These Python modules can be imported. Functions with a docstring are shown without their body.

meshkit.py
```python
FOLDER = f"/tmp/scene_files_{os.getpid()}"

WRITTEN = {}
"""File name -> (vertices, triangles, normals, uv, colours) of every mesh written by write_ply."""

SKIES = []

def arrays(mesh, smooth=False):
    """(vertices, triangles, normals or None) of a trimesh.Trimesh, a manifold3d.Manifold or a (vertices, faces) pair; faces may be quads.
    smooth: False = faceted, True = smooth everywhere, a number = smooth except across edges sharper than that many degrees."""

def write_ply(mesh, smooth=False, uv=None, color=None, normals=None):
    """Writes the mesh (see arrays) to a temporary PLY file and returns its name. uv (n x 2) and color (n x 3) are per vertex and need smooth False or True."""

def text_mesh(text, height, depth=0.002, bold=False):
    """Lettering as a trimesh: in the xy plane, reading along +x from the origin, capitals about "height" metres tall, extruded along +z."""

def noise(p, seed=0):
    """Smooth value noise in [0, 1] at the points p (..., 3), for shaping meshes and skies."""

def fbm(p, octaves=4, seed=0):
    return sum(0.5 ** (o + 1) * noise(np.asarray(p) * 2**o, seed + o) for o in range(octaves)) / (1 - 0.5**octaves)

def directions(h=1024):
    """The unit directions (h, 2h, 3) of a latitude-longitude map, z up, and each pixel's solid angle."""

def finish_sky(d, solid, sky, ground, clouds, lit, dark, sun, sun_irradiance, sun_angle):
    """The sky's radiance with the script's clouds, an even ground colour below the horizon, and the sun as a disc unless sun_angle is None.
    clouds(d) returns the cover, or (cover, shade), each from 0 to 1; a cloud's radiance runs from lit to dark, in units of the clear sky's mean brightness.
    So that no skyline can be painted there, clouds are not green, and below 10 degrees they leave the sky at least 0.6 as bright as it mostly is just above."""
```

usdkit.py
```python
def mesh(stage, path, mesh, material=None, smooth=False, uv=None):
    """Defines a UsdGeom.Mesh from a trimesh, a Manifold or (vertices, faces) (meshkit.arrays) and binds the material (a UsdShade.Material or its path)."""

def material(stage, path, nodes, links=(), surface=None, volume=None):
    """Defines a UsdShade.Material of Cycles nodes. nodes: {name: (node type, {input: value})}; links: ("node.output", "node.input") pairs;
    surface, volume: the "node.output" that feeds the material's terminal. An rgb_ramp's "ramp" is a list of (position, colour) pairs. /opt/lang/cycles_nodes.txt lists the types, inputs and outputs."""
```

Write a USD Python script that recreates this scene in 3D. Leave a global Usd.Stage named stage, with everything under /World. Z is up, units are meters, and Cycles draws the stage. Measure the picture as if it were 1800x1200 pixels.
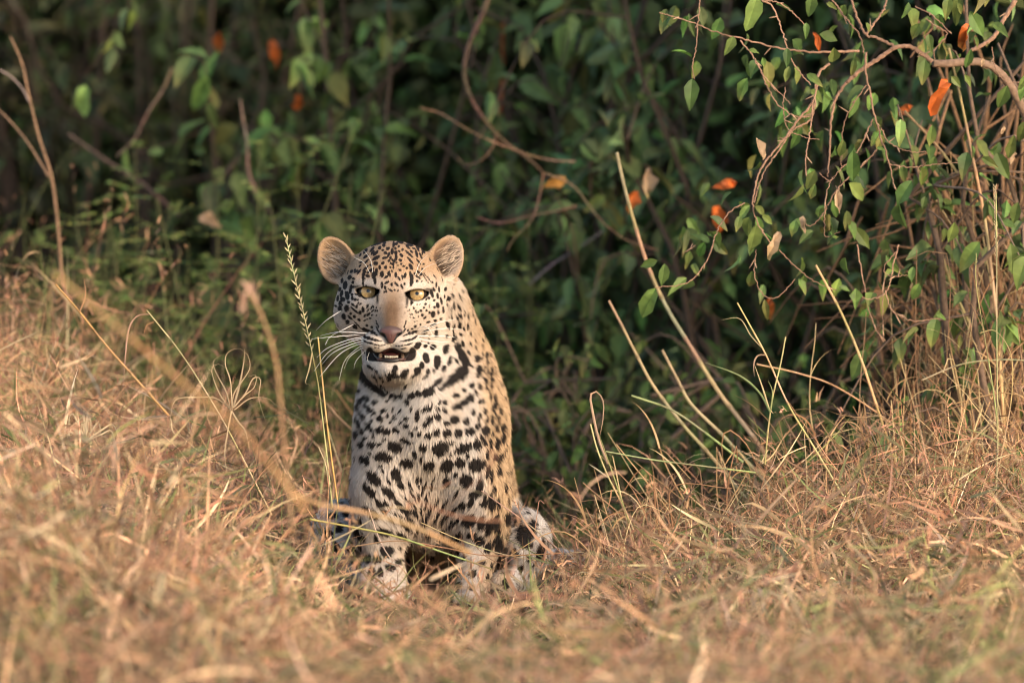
import math, random
import numpy as np, trimesh, usdkit, meshkit
from scipy.spatial import cKDTree
from pxr import Usd, UsdGeom, UsdLux, UsdShade, Gf, Sdf, Vt

stage = Usd.Stage.CreateInMemory()
UsdGeom.SetStageUpAxis(stage, 'Z')
UsdGeom.SetStageMetersPerUnit(stage, 1.0)
world = UsdGeom.Xform.Define(stage, '/World')
stage.SetDefaultPrim(world.GetPrim())
UsdGeom.Scope.Define(stage, '/World/Looks')

# ---------------------------------------------------------------- camera: long lens, 20 m away
PITCH = math.radians(3.5)
CAM = np.array([0.0, -20.0 * math.cos(PITCH), 0.465 + 20.0 * math.sin(PITCH)])
FWD = np.array([0.0, math.cos(PITCH), -math.sin(PITCH)])
UP = np.array([0.0, math.sin(PITCH), math.cos(PITCH)])
cam = UsdGeom.Camera.Define(stage, '/World/camera')
cam.AddTranslateOp().Set(Gf.Vec3d(*CAM))
cam.AddRotateXYZOp().Set(Gf.Vec3f(90 - math.degrees(PITCH), 0, 0))
cam.CreateFocalLengthAttr(400.0)
cam.CreateHorizontalApertureAttr(36.0)
cam.CreateVerticalApertureAttr(24.0)
cam.CreateFStopAttr(4.0)
cam.CreateFocusDistanceAttr(19.93)
cam.CreateClippingRangeAttr(Gf.Vec2f(0.1, 2000))
cam.CreateExposureAttr(1.18)

def P(px, py, y=0.0):
    """World point at depth y that the photograph shows at pixel (px, py) of 1800 x 1200."""
    d = FWD + np.array([1.0, 0, 0]) * (px - 900) * 5e-5 + UP * (600 - py) * 5e-5
    return CAM + d * (y - CAM[1]) / d[1]

def pix(p):
    """Where the photograph shows the points (only used to paint the coat by face and chest region)."""
    d = p - CAM; w = d @ FWD
    return 900 + d[:, 0] / w / 5e-5, 600 - (d @ UP) / w / 5e-5

# ---------------------------------------------------------------- sky and sun
SUN = np.array([0.70, -0.62, 0.36]); SUN /= np.linalg.norm(SUN)
dome = UsdLux.DomeLight.Define(stage, '/World/sky')
dome.CreateIntensityAttr(1.0)
sky_m = usdkit.material(stage, '/World/Looks/sky_light', {
    's': ('sky_texture', {'sky_type': 'single_scattering', 'sun_disc': False, 'sun_elevation': math.asin(SUN[2]),
                          'sun_rotation': math.atan2(SUN[0], SUN[1]), 'aerosol_density': 2.0}),
    'b': ('background_shader', {'strength': 0.145})}, [('s.color', 'b.color')], surface='b.background')
UsdShade.MaterialBindingAPI.Apply(dome.GetPrim()).Bind(sky_m)
dome.GetPrim().SetCustomDataByKey('kind', 'structure')
sun = UsdLux.DistantLight.Define(stage, '/World/sun')
sun.CreateIntensityAttr(0.35)
sun.CreateAngleAttr(10.0)
sun.CreateColorAttr(Gf.Vec3f(1.0, 0.84, 0.70))
sun.GetPrim().CreateAttribute('inputs:normalize', Sdf.ValueTypeNames.Bool).Set(True)
_q = Gf.Rotation(Gf.Vec3d(0, 0, 1), Gf.Vec3d(*SUN))
sun.AddTransformOp().Set(Gf.Matrix4d().SetRotate(_q))

# ---------------------------------------------------------------- helpers
_used = {}
def new_path(parent, name):
    parent = str(parent.GetPath()) if parent is not None else '/World'
    n = _used.get((parent, name), 0); _used[(parent, name)] = n + 1
    return f'{parent}/{name}' + (f'_{n:03d}' if n else '')

def tag(prim, label=None, cat=None, group=None, kind=None):
    p = prim.GetPrim() if hasattr(prim, 'GetPrim') else prim
    for k, v in (('label', label), ('category', cat), ('group', group), ('kind', kind)):
        if v: p.SetCustomDataByKey(k, v)
    return p

def thing(name, label, cat, loc=(0, 0, 0), group=None):
    x = UsdGeom.Xform.Define(stage, new_path(None, name))
    x.AddTranslateOp().Set(Gf.Vec3d(*map(float, loc)))
    return tag(x, label, cat, group)

def put(name, v, f, mat, parent=None, col=None, nrm=None, loc=(0, 0, 0)):
    """One Mesh prim; v in world metres, loc = the parent's origin; col = colour per vertex."""
    m = UsdGeom.Mesh.Define(stage, new_path(parent, name))
    f = np.asarray(f, np.int32)
    m.CreatePointsAttr(Vt.Vec3fArray.FromNumpy((np.asarray(v) - np.asarray(loc)).astype(np.float32)))
    m.CreateFaceVertexCountsAttr(Vt.IntArray.FromNumpy(np.full(len(f), f.shape[1], np.int32)))
    m.CreateFaceVertexIndicesAttr(Vt.IntArray.FromNumpy(f.ravel()))
    m.CreateSubdivisionSchemeAttr('none')
    if nrm is not None:
        m.CreateNormalsAttr(Vt.Vec3fArray.FromNumpy(np.asarray(nrm, np.float32))); m.SetNormalsInterpolation('vertex')
    if col is not None:
        UsdGeom.PrimvarsAPI(m).CreatePrimvar('tint', Sdf.ValueTypeNames.Color3fArray, 'vertex').Set(
            Vt.Vec3fArray.FromNumpy(np.broadcast_to(np.asarray(col, np.float32), (len(v), 3)).copy()))
    UsdShade.MaterialBindingAPI.Apply(m.GetPrim()).Bind(mat)
    return m.GetPrim()

def vertex_normals(v, f):
    n = np.zeros_like(v); c = np.cross(v[f[:, 1]] - v[f[:, 0]], v[f[:, 2]] - v[f[:, 0]])
    for k in range(3): np.add.at(n, f[:, k], c)
    return n / np.maximum(np.linalg.norm(n, axis=1, keepdims=True), 1e-20)

def unit(a):
    a = np.asarray(a, float)
    return a / np.maximum(np.linalg.norm(a, axis=-1, keepdims=True), 1e-12)

def tube(pts, rad, sides=6):
    """A capped tapered tube along pts (n,3) with radii (n,)."""
    p = np.asarray(pts, float); n = len(p); rad = np.broadcast_to(rad, (n,))
    t = unit(np.gradient(p, axis=0))
    a = np.array([0.0, 0, 1]) if abs(t[0][2]) < 0.9 else np.array([1.0, 0, 0])
    A = np.zeros((n, 3))
    a = unit(np.cross(t[0], a))
    for i in range(n):
        a = unit(a - t[i] * (a @ t[i])); A[i] = a
    B = np.cross(t, A)
    g = np.arange(sides) * 2 * np.pi / sides
    v = p[:, None] + rad[:, None, None] * (np.cos(g)[None, :, None] * A[:, None] + np.sin(g)[None, :, None] * B[:, None])
    i, j = np.meshgrid(np.arange(n - 1), np.arange(sides), indexing='ij')
    q = np.stack([i * sides + j, i * sides + (j + 1) % sides, (i + 1) * sides + (j + 1) % sides, (i + 1) * sides + j], -1).reshape(-1, 4)
    f = np.vstack([q[:, [0, 1, 2]], q[:, [0, 2, 3]]])
    v = np.vstack([v.reshape(-1, 3), p[0], p[-1]])
    k = np.arange(sides)
    f = np.vstack([f, np.stack([(k + 1) % sides, k, np.full(sides, n * sides)], 1),
                   np.stack([(n - 1) * sides + k, (n - 1) * sides + (k + 1) % sides, np.full(sides, n * sides + 1)], 1)])
    return v, f

def smooth_line(pts, n):
    """Catmull-Rom through pts, n points, evenly along the length."""
    p = np.asarray(pts, float)
    if len(p) < 3:
        return p[0] + (p[-1] - p[0]) * np.linspace(0, 1, n)[:, None]
    q = np.vstack([2 * p[0] - p[1], p, 2 * p[-1] - p[-2]])
    out = []
    for i in range(1, len(q) - 2):
        t = np.linspace(0, 1, 12, endpoint=False)[:, None]
        a, b, c, d = q[i - 1], q[i], q[i + 1], q[i + 2]
        out.append(0.5 * (2 * b + (c - a) * t + (2 * a - 5 * b + 4 * c - d) * t ** 2 + (3 * b - a - 3 * c + d) * t ** 3))
    out = np.vstack(out + [p[-1:]])
    s = np.r_[0, np.cumsum(np.linalg.norm(np.diff(out, axis=0), axis=1))]
    x = np.linspace(0, s[-1], n)
    return np.stack([np.interp(x, s, out[:, k]) for k in range(3)], 1)

def join(parts):
    v, f, c, o = [], [], [], 0
    for p in parts:
        v.append(p[0]); f.append(np.asarray(p[1]) + o); o += len(p[0])
        if len(p) > 2: c.append(np.broadcast_to(p[2], (len(p[0]), 3)))
    return (np.vstack(v), np.vstack(f)) + ((np.vstack(c),) if c else ())

def tinted(name, rough=0.6, spec=0.3, translucent=0.0, grain=0.25, grain_scale=60.0, sheen=0.0, bump=0.0):
    """A material whose colour is the mesh's own tint, broken up by fine grain."""
    n = {'a': ('attribute', {'attribute': 'tint'}), 'g': ('geometry', {}),
         'n': ('noise_texture', {'scale': grain_scale, 'detail': 3.0}),
         'r': ('map_range', {'from_min': 0.25, 'from_max': 0.75, 'to_min': 1 - grain, 'to_max': 1 + grain}),
         'm': ('vector_math', {'math_type': 'scale'}),
         'p': ('principled_bsdf', {'roughness': rough, 'specular_ior_level': spec, 'sheen_weight': sheen})}
    l = [('g.position', 'n.vector'), ('n.fac', 'r.value'), ('a.vector', 'm.vector1'), ('r.result', 'm.scale'), ('m.vector', 'p.base_color')]
    s = 'p.BSDF'
    if bump:
        n['bp'] = ('bump', {'strength': bump, 'distance': 0.002}); l += [('n.fac', 'bp.height'), ('bp.normal', 'p.normal')]
    if translucent:
        n['t'] = ('translucent_bsdf', {}); n['x'] = ('mix_closure', {'fac': translucent})
        l += [('m.vector', 't.color'), ('p.BSDF', 'x.closure1'), ('t.BSDF', 'x.closure2')]; s = 'x.closure'
    return usdkit.material(stage, f'/World/Looks/{name}', n, l, surface=s)

def plain(name, color, rough=0.5, spec=0.5, coat=0.0, sss=0.0):
    return usdkit.material(stage, f'/World/Looks/{name}', {'p': ('principled_bsdf', {
        'base_color': color, 'roughness': rough, 'specular_ior_level': spec, 'coat_weight': coat, 'coat_roughness': 0.05})}, [], surface='p.BSDF')

def nodes(l, r, col, rg_seed=1, every=.075):
    """Radius and colour of a reed along its line: thick darker nodes, paler stretches between, a little crooked at each node."""
    rgn = np.random.default_rng(rg_seed); n = len(l)
    s = np.r_[0, np.cumsum(np.linalg.norm(np.diff(l, axis=0), axis=1))]
    at = np.cumsum(rgn.uniform(.6, 1.4, 40) * every); at = at[at < s[-1]]
    r = np.array(r, float); c = np.tile(np.array(col, float), (n, 1)); seg = np.searchsorted(at, s)
    c *= rgn.uniform(.78, 1.18, 60)[seg % 60][:, None] * (1 + .08 * rgn.normal(0, 1, (60, 3)))[seg % 60]
    for a in at:
        g = np.exp(-((s - a) / .0035) ** 2); r *= 1 + .35 * g; c *= (1 - .45 * g)[:, None]
        l = l + rgn.normal(0, .0035, 3) * np.clip((s - a) / max(s[-1], .01), 0, 1)[:, None] * np.array([1, 1, 0])
    return l, r, c

M_fur = tinted('fur', rough=0.65, spec=0.15, grain=0.12, grain_scale=220, translucent=0.15)
M_skin = tinted('skin', rough=0.8, spec=0.1, grain=0.15, grain_scale=150)
M_grass = tinted('dry_grass', rough=0.55, spec=0.3, grain=0.22, grain_scale=45, translucent=0.3)
M_leaf = tinted('leaf', rough=0.55, spec=0.3, grain=0.2, grain_scale=70, translucent=0.3)
M_bark = tinted('bark', rough=0.8, spec=0.2, grain=0.35, grain_scale=120, bump=0.6)
M_soil = tinted('soil', rough=0.95, spec=0.1, grain=0.5, grain_scale=25, bump=0.8)

# ================================================================ the ground: one sheet to the horizon
def sst(a, b, x):
    t = np.clip((x - a) / (b - a), 0, 1); return t * t * (3 - 2 * t)
def gh(x, y):
    x, y = np.asarray(x, float), np.asarray(y, float)
    z = .20 * np.exp(-((x + .85) / .50) ** 2 - ((y + 1.7) / 1.2) ** 2)
    z = z + .24 * sst(-.32, -1.0, x) * sst(-.4, 1.7, y)
    z = z + .035 * sst(.15, .7, x) * np.exp(-((y - .1) / .9) ** 2)
    z = z - .09 * np.exp(-((x + .10) / .36) ** 2 - ((y + 1.0) / .75) ** 2)
    z = z - .30 * sst(.75, 2.4, y) * (.35 + .65 * sst(-.7, -.1, x))
    z = z + 1.1 * sst(7.5, 14, y) + 3.0 * sst(12, 40, y)
    p = np.stack([x, y, 0 * x], -1)
    near = np.exp(-((x + .12) / .30) ** 2 - ((y - .15) / .45) ** 2)
    return z + .045 * (meshkit.fbm(p * 2.1, 3, 5) - .5) * (1 - near) + .25 * (meshkit.noise(p * .12, 9) - .5) * sst(6, 25, np.hypot(x, y)) - .012 * (1 - near)
def axis_(a, b, step, far):
    core = np.arange(a, b, step); out = [core]; k = step; e = b
    while e < far: k *= 1.25; e += k; out.append([e])
    k = step; e = a; lo = []
    while e > -far: k *= 1.25; e -= k; lo.append(e)
    return np.r_[lo[::-1], np.concatenate(out)]
GX, GY = axis_(-2, 2, .05, 260), axis_(-5, 5, .06, 260)
gx, gy = np.meshgrid(GX, GY, indexing='ij')
gv = np.stack([gx, gy, gh(gx, gy)], -1).reshape(-1, 3)
i, j = np.meshgrid(np.arange(len(GX) - 1), np.arange(len(GY) - 1), indexing='ij')
n_ = len(GY); gq = np.stack([i * n_ + j, (i + 1) * n_ + j, (i + 1) * n_ + j + 1, i * n_ + j + 1], -1).reshape(-1, 4)
gc = np.array([.115, .078, .05]) * (.6 + .8 * meshkit.fbm(gv * 3, 3, 2))[:, None]
tag(put('ground', gv, gq, M_soil, None, gc), 'brown earth bank littered with dry grass, dropping into shade behind the leopard', 'ground', kind='structure')

# ================================================================ the leopard
L_grp = []
def E(px, py, y, rx, ry, rz, axes=None):
    return ('e', P(px, py, y), np.array([rx, ry, rz]), axes)
def Cn(a, b, ra, rb):
    return ('c', P(*a), P(*b), ra, rb)

def d_prim(p, q):
    if q[0] == 'e':
        d = p - q[1]
        if q[3] is not None: d = d @ q[3].T
        k0 = np.sqrt(((d / q[2]) ** 2).sum(-1)); k1 = np.sqrt(((d / q[2] ** 2) ** 2).sum(-1))
        return k0 * (k0 - 1) / np.maximum(k1, 1e-9)
    a, b = q[1], q[2]; ba = b - a
    h = np.clip(((p - a) @ ba) / (ba @ ba), 0, 1)
    return np.sqrt(((p - a - h[..., None] * ba) ** 2).sum(-1)) - (q[3] + (q[4] - q[3]) * h)

def smin(a, b, k):
    h = np.maximum(k - np.abs(a - b), 0) / k
    return np.minimum(a, b) - h * h * k * 0.25

def ear_axes(along, nrm):
    n = unit(nrm); a = np.array(along, float); a = unit(a - n * (a @ n)); b = np.cross(n, a)
    return np.array([b, n, a])
EARL = ear_axes((-0.42, 0.0, 0.75), (-0.30, -0.95, 0.12))
EARR = ear_axes((0.45, 0.0, 0.75), (0.42, -0.90, 0.12))

BODY = [  # (primitive, blend radius)
    (Cn((745, 545, .09), (772, 645, .17), .082, .096), .05),
    (Cn((700, 540, .05), (735, 680, .08), .080, .090), .05),
    (E(755, 735, .07, .114, .11, .13), .06),
    (E(757, 855, .085, .108, .10, .115), .05),
    (Cn((693, 765, .02), (677, 900, .012), .060, .048), .035),
    (Cn((812, 775, .03), (842, 905, .024), .062, .047), .035),
    (E(748, 735, -.02, .05, .05, .09), .04),
    (E(680, 800, .05, .053, .09, .14), .04),
    (E(832, 800, .075, .052, .10, .16), .04),
    (Cn((765, 745, .16), (765, 890, .50), .125, .150), .06),
    (E(765, 925, .55, .15, .15, .12), .05),
    (Cn((668, 860, .01), (662, 930, .04), .046, .041), .035),
    (Cn((662, 930, .035), (692, 1038, -.015), .041, .026), .02),
    (E(695, 1049, -.03, .033, .046, .021), .02),
    (Cn((842, 860, .025), (847, 930, .055), .047, .042), .035),
    (Cn((847, 930, .05), (830, 1035, -.015), .042, .027), .02),
    (E(827, 1046, -.03, .033, .046, .021), .02),
    (E(601, 947, .22, .058, .15, .070), .035),
    (E(916, 958, .30, .055, .14, .066), .04),
    (Cn((610, 1025, .20), (650, 1018, .03), .032, .028), .03),
    (E(655, 1022, .0, .034, .045, .030), .02),
    (Cn((905, 1030, .22), (880, 1028, .06), .030, .026), .03),
    (Cn((765, 960, .66), (880, 985, .85), .035, .03), .04),
    (Cn((880, 985, .85), (1010, 985, .72), .03, .024), .02),
]
for cx, s in ((695, 1), (827, 1)):                      # toes of the front paws
    for k, dx in enumerate((-23, -8, 8, 23)):
        BODY.append((E(cx + dx, 1055 + abs(dx) * -.12, -.065 + abs(dx) * .0004, .0105, .018, .012), .006))
HEAD = [
    (E(691, 502, .0, .090, .095, .081), .03),
    (E(690, 535, -.01, .087, .082, .070), .03),
    (E(633, 552, .012, .045, .06, .050), .035),
    (E(738, 556, .012, .045, .06, .050), .035),
    (Cn((691, 500, -.055), (688, 584, -.103), .036, .024), .03),
    (E(689, 646, -.060, .031, .046, .0165), .012),
    (E(692, 640, -.02, .058, .07, .034), .03),
    (E(646, 489, -.058, .028, .014, .010), .022),
    (E(736, 493, -.058, .028, .014, .010), .022),
    (E(640, 535, -.060, .028, .02, .016), .02),
    (E(742, 540, -.060, .028, .02, .016), .02),
]
PADS = [(E(663, 601, -.096, .031, .036, .0235), .016), (E(713, 602, -.096, .031, .036, .0235), .010)]
EAR = [(EARL, P(590, 457, .022)), (EARR, P(784, 455, .022))]
def ear_sdf(p, ax, c):
    u = (p - c) @ ax.T                       # across, outwards-facing, along
    w = 1 - 0.18 * np.clip(u[..., 2] / .05, -1, 1)
    q = np.stack([u[..., 0] / w, u[..., 1], u[..., 2]], -1)
    def el(q, r):
        k0 = np.sqrt(((q / r) ** 2).sum(-1)); k1 = np.sqrt(((q / r ** 2) ** 2).sum(-1)); return k0 * (k0 - 1) / np.maximum(k1, 1e-9)
    outer = el(q, np.array([.037, .020, .047]))
    cup = el(q - np.array([0, .017, .002]), np.array([.030, .022, .038]))
    return -smin(-outer, cup, .006)

EYES = [(646.5, 512.0), (732.5, 516.5)]
def eye_open(p, c):
    """Negative inside the lids' opening, in metres, measured across the line of sight."""
    e = P(c[0], c[1], -.075); u = (p[..., 0] - e[0]); w = (p[..., 2] - e[2])
    low = np.sqrt((u / .0158) ** 2 + ((w - .002) / .0102) ** 2) - 1
    top = (w - .0055 + (u * u) * 12) / .010
    return np.maximum(low, top) * .0105

def sdf(p, part=None):
    d = None
    for q, k in BODY:
        x = d_prim(p, q); d = x if d is None else smin(d, x, k)
    h = None
    for q, k in HEAD:
        x = d_prim(p, q); h = x if h is None else smin(h, x, k)
    for ax, c in EAR: h = smin(h, ear_sdf(p, ax, c), .012)
    d = smin(d, h, .03)
    # mouth, eyes and nostrils are hollowed out
    m = d_prim(p, E(688.5, 623, -.105, .0265, .055, .0105))
    d = -smin(-d, m, .004)
    for q, k in PADS: d = smin(d, d_prim(p, q), k)
    m = np.maximum(np.abs(p[..., 0] - P(687, 610, -.13)[0]) - .0018, np.maximum(np.abs(p[..., 2] - P(687, 608, -.13)[2]) - .014, -.118 - 0 * p[..., 0]))
    for c in EYES:
        m = np.maximum(eye_open(p, c), p[..., 1] - P(*c, -.03)[1])
        d = -smin(-d, m, .002)
    return d + .0035

def surface_net(f, xs, ys, zs):
    """Naive surface nets on a rectilinear grid."""
    nx, ny, nz = len(xs), len(ys), len(zs)
    xs, ys, zs = map(np.asarray, (xs, ys, zs))
    D = np.empty((nx, ny, nz), np.float32); Q = 4                       # a coarse grid first, then only the blocks near the surface
    ci, cj, ck = (np.unique(np.r_[np.arange(0, n, Q), n - 1]) for n in (nx, ny, nz))
    C = f(np.stack(np.meshgrid(xs[ci], ys[cj], zs[ck], indexing='ij'), -1))
    near = [C[a:len(ci) - 1 + a, b:len(cj) - 1 + b, c:len(ck) - 1 + c] for a, b, c in np.ndindex(2, 2, 2)]
    size = np.sqrt(np.diff(xs[ci])[:, None, None] ** 2 + np.diff(ys[cj])[None, :, None] ** 2 + np.diff(zs[ck])[None, None] ** 2)
    hit = (np.abs(np.stack(near)).min(0) < size * .85 + .001) | (np.stack(near).min(0) * np.stack(near).max(0) < 0)
    lab = lambda c, n: np.clip(np.searchsorted(c, np.arange(n), 'right') - 1, 0, len(c) - 2)
    bi, bj, bk = lab(ci, nx), lab(cj, ny), lab(ck, nz)
    D[:] = near[0][np.ix_(bi, bj, bk)]
    hp_ = np.zeros(np.array(hit.shape) + 1, bool); hp_[:-1, :-1, :-1] = hit
    fine = hit[np.ix_(bi, bj, bk)]
    for k, c in enumerate((ci, cj, ck)):                                # block faces belong to both neighbours
        on = np.isin(np.arange((nx, ny, nz)[k]), c[1:-1]); sh = np.roll(fine, 1, axis=k); ix = [slice(None)] * 3; ix[k] = on; fine[tuple(ix)] |= sh[tuple(ix)]
    g = np.argwhere(fine)
    pts = np.stack([xs[g[:, 0]], ys[g[:, 1]], zs[g[:, 2]]], -1)
    D[fine] = np.concatenate([f(pts[i:i + 60000]) for i in range(0, len(pts), 60000)])
    S = D < 0
    cnt = sum(S[a:nx - 1 + a, b:ny - 1 + b, c:nz - 1 + c].astype(np.int8) for a, b, c in np.ndindex(2, 2, 2))
    cell = np.argwhere((cnt > 0) & (cnt < 8))
    idx = -np.ones((nx - 1, ny - 1, nz - 1), np.int32); idx[tuple(cell.T)] = np.arange(len(cell))
    acc = np.zeros((len(cell), 3)); n = np.zeros(len(cell))
    ax = (xs, ys, zs)
    for a, b, c in np.ndindex(2, 2, 2):
        for k in range(3):
            if (a, b, c)[k]: continue
            e = np.array([a, b, c]); e2 = e.copy(); e2[k] = 1
            A = D[tuple((cell + e).T)]; B = D[tuple((cell + e2).T)]
            cr = (A < 0) != (B < 0); t = np.where(cr, A / np.where(cr, A - B, 1), 0)
            p = np.stack([ax[j][cell[:, j] + e[j]] for j in range(3)], 1)
            p2 = np.stack([ax[j][cell[:, j] + e2[j]] for j in range(3)], 1)
            acc += np.where(cr[:, None], p + (p2 - p) * t[:, None], 0); n += cr
    v = acc / n[:, None]; faces = []
    for k in range(3):
        i, j = [x for x in range(3) if x != k]
        sl = [slice(None)] * 3; sl[k] = slice(0, -1); s2 = [slice(None)] * 3; s2[k] = slice(1, None)
        a, b = S[tuple(sl)], S[tuple(s2)]
        g = np.argwhere(a != b); g = g[(g[:, i] > 0) & (g[:, j] > 0) & (g[:, i] < (nx, ny, nz)[i] - 1) & (g[:, j] < (nx, ny, nz)[j] - 1)]
        ins = a[tuple(g.T)]
        c = []
        for di, dj in ((-1, -1), (0, -1), (0, 0), (-1, 0)):
            h = g.copy(); h[:, i] += di; h[:, j] += dj; c.append(idx[tuple(h.T)])
        q = np.stack(c, 1)
        flip = ins if k != 1 else ~ins
        q = np.where(flip[:, None], q, q[:, ::-1]); faces.append(q)
    q = np.vstack(faces)
    return v, np.vstack([q[:, [0, 1, 2]], q[:, [0, 2, 3]]])

def grad(p, e=.0008):
    g = sum(np.concatenate([sdf(q[i:i + 40000] + d * e) for i in range(0, len(q), 40000)])[:, None] * d for q in (p,) for d in np.array([[1, 1, 1], [1, -1, -1], [-1, 1, -1], [-1, -1, 1]]))
    return unit(g)

def trace(px, py):
    """First points of the leopard's surface on the lines of sight through the pixels."""
    px, py = np.asarray(px, float), np.asarray(py, float)
    d = FWD + np.stack([(px - 900) * 5e-5, 0 * px, 0 * px], -1) + UP * ((600 - py) * 5e-5)[:, None]
    d = unit(d); t = np.full(len(px), 19.6)
    for _ in range(60):
        s = sdf(CAM + d * t[:, None]); t = t + s * .8
    p = CAM + d * t[:, None]
    return p, np.abs(s) < .003

_x0, _x1 = P(535, 0, 0)[0], P(1035, 0, .8)[0] + .03
XS = np.arange(_x0, _x1, .0026)
YS = np.r_[np.arange(-.150, .065, .0024), np.arange(.067, .36, .006), np.arange(.366, .92, .014)]
ZS = np.r_[np.arange(-.03, .40, .0042), np.arange(.402, .672, .0022)]
LV, LF = surface_net(sdf, XS, YS, ZS)
LN = grad(LV)
for _ in range(2): LV = LV - LN * np.clip(sdf(LV), -.002, .002)[:, None]
LN = grad(LV)
LF = LF[:, ::-1] if ((np.cross(LV[LF[:, 1]] - LV[LF[:, 0]], LV[LF[:, 2]] - LV[LF[:, 0]]) * LN[LF[:, 0]]).sum() < 0) else LF

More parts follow.
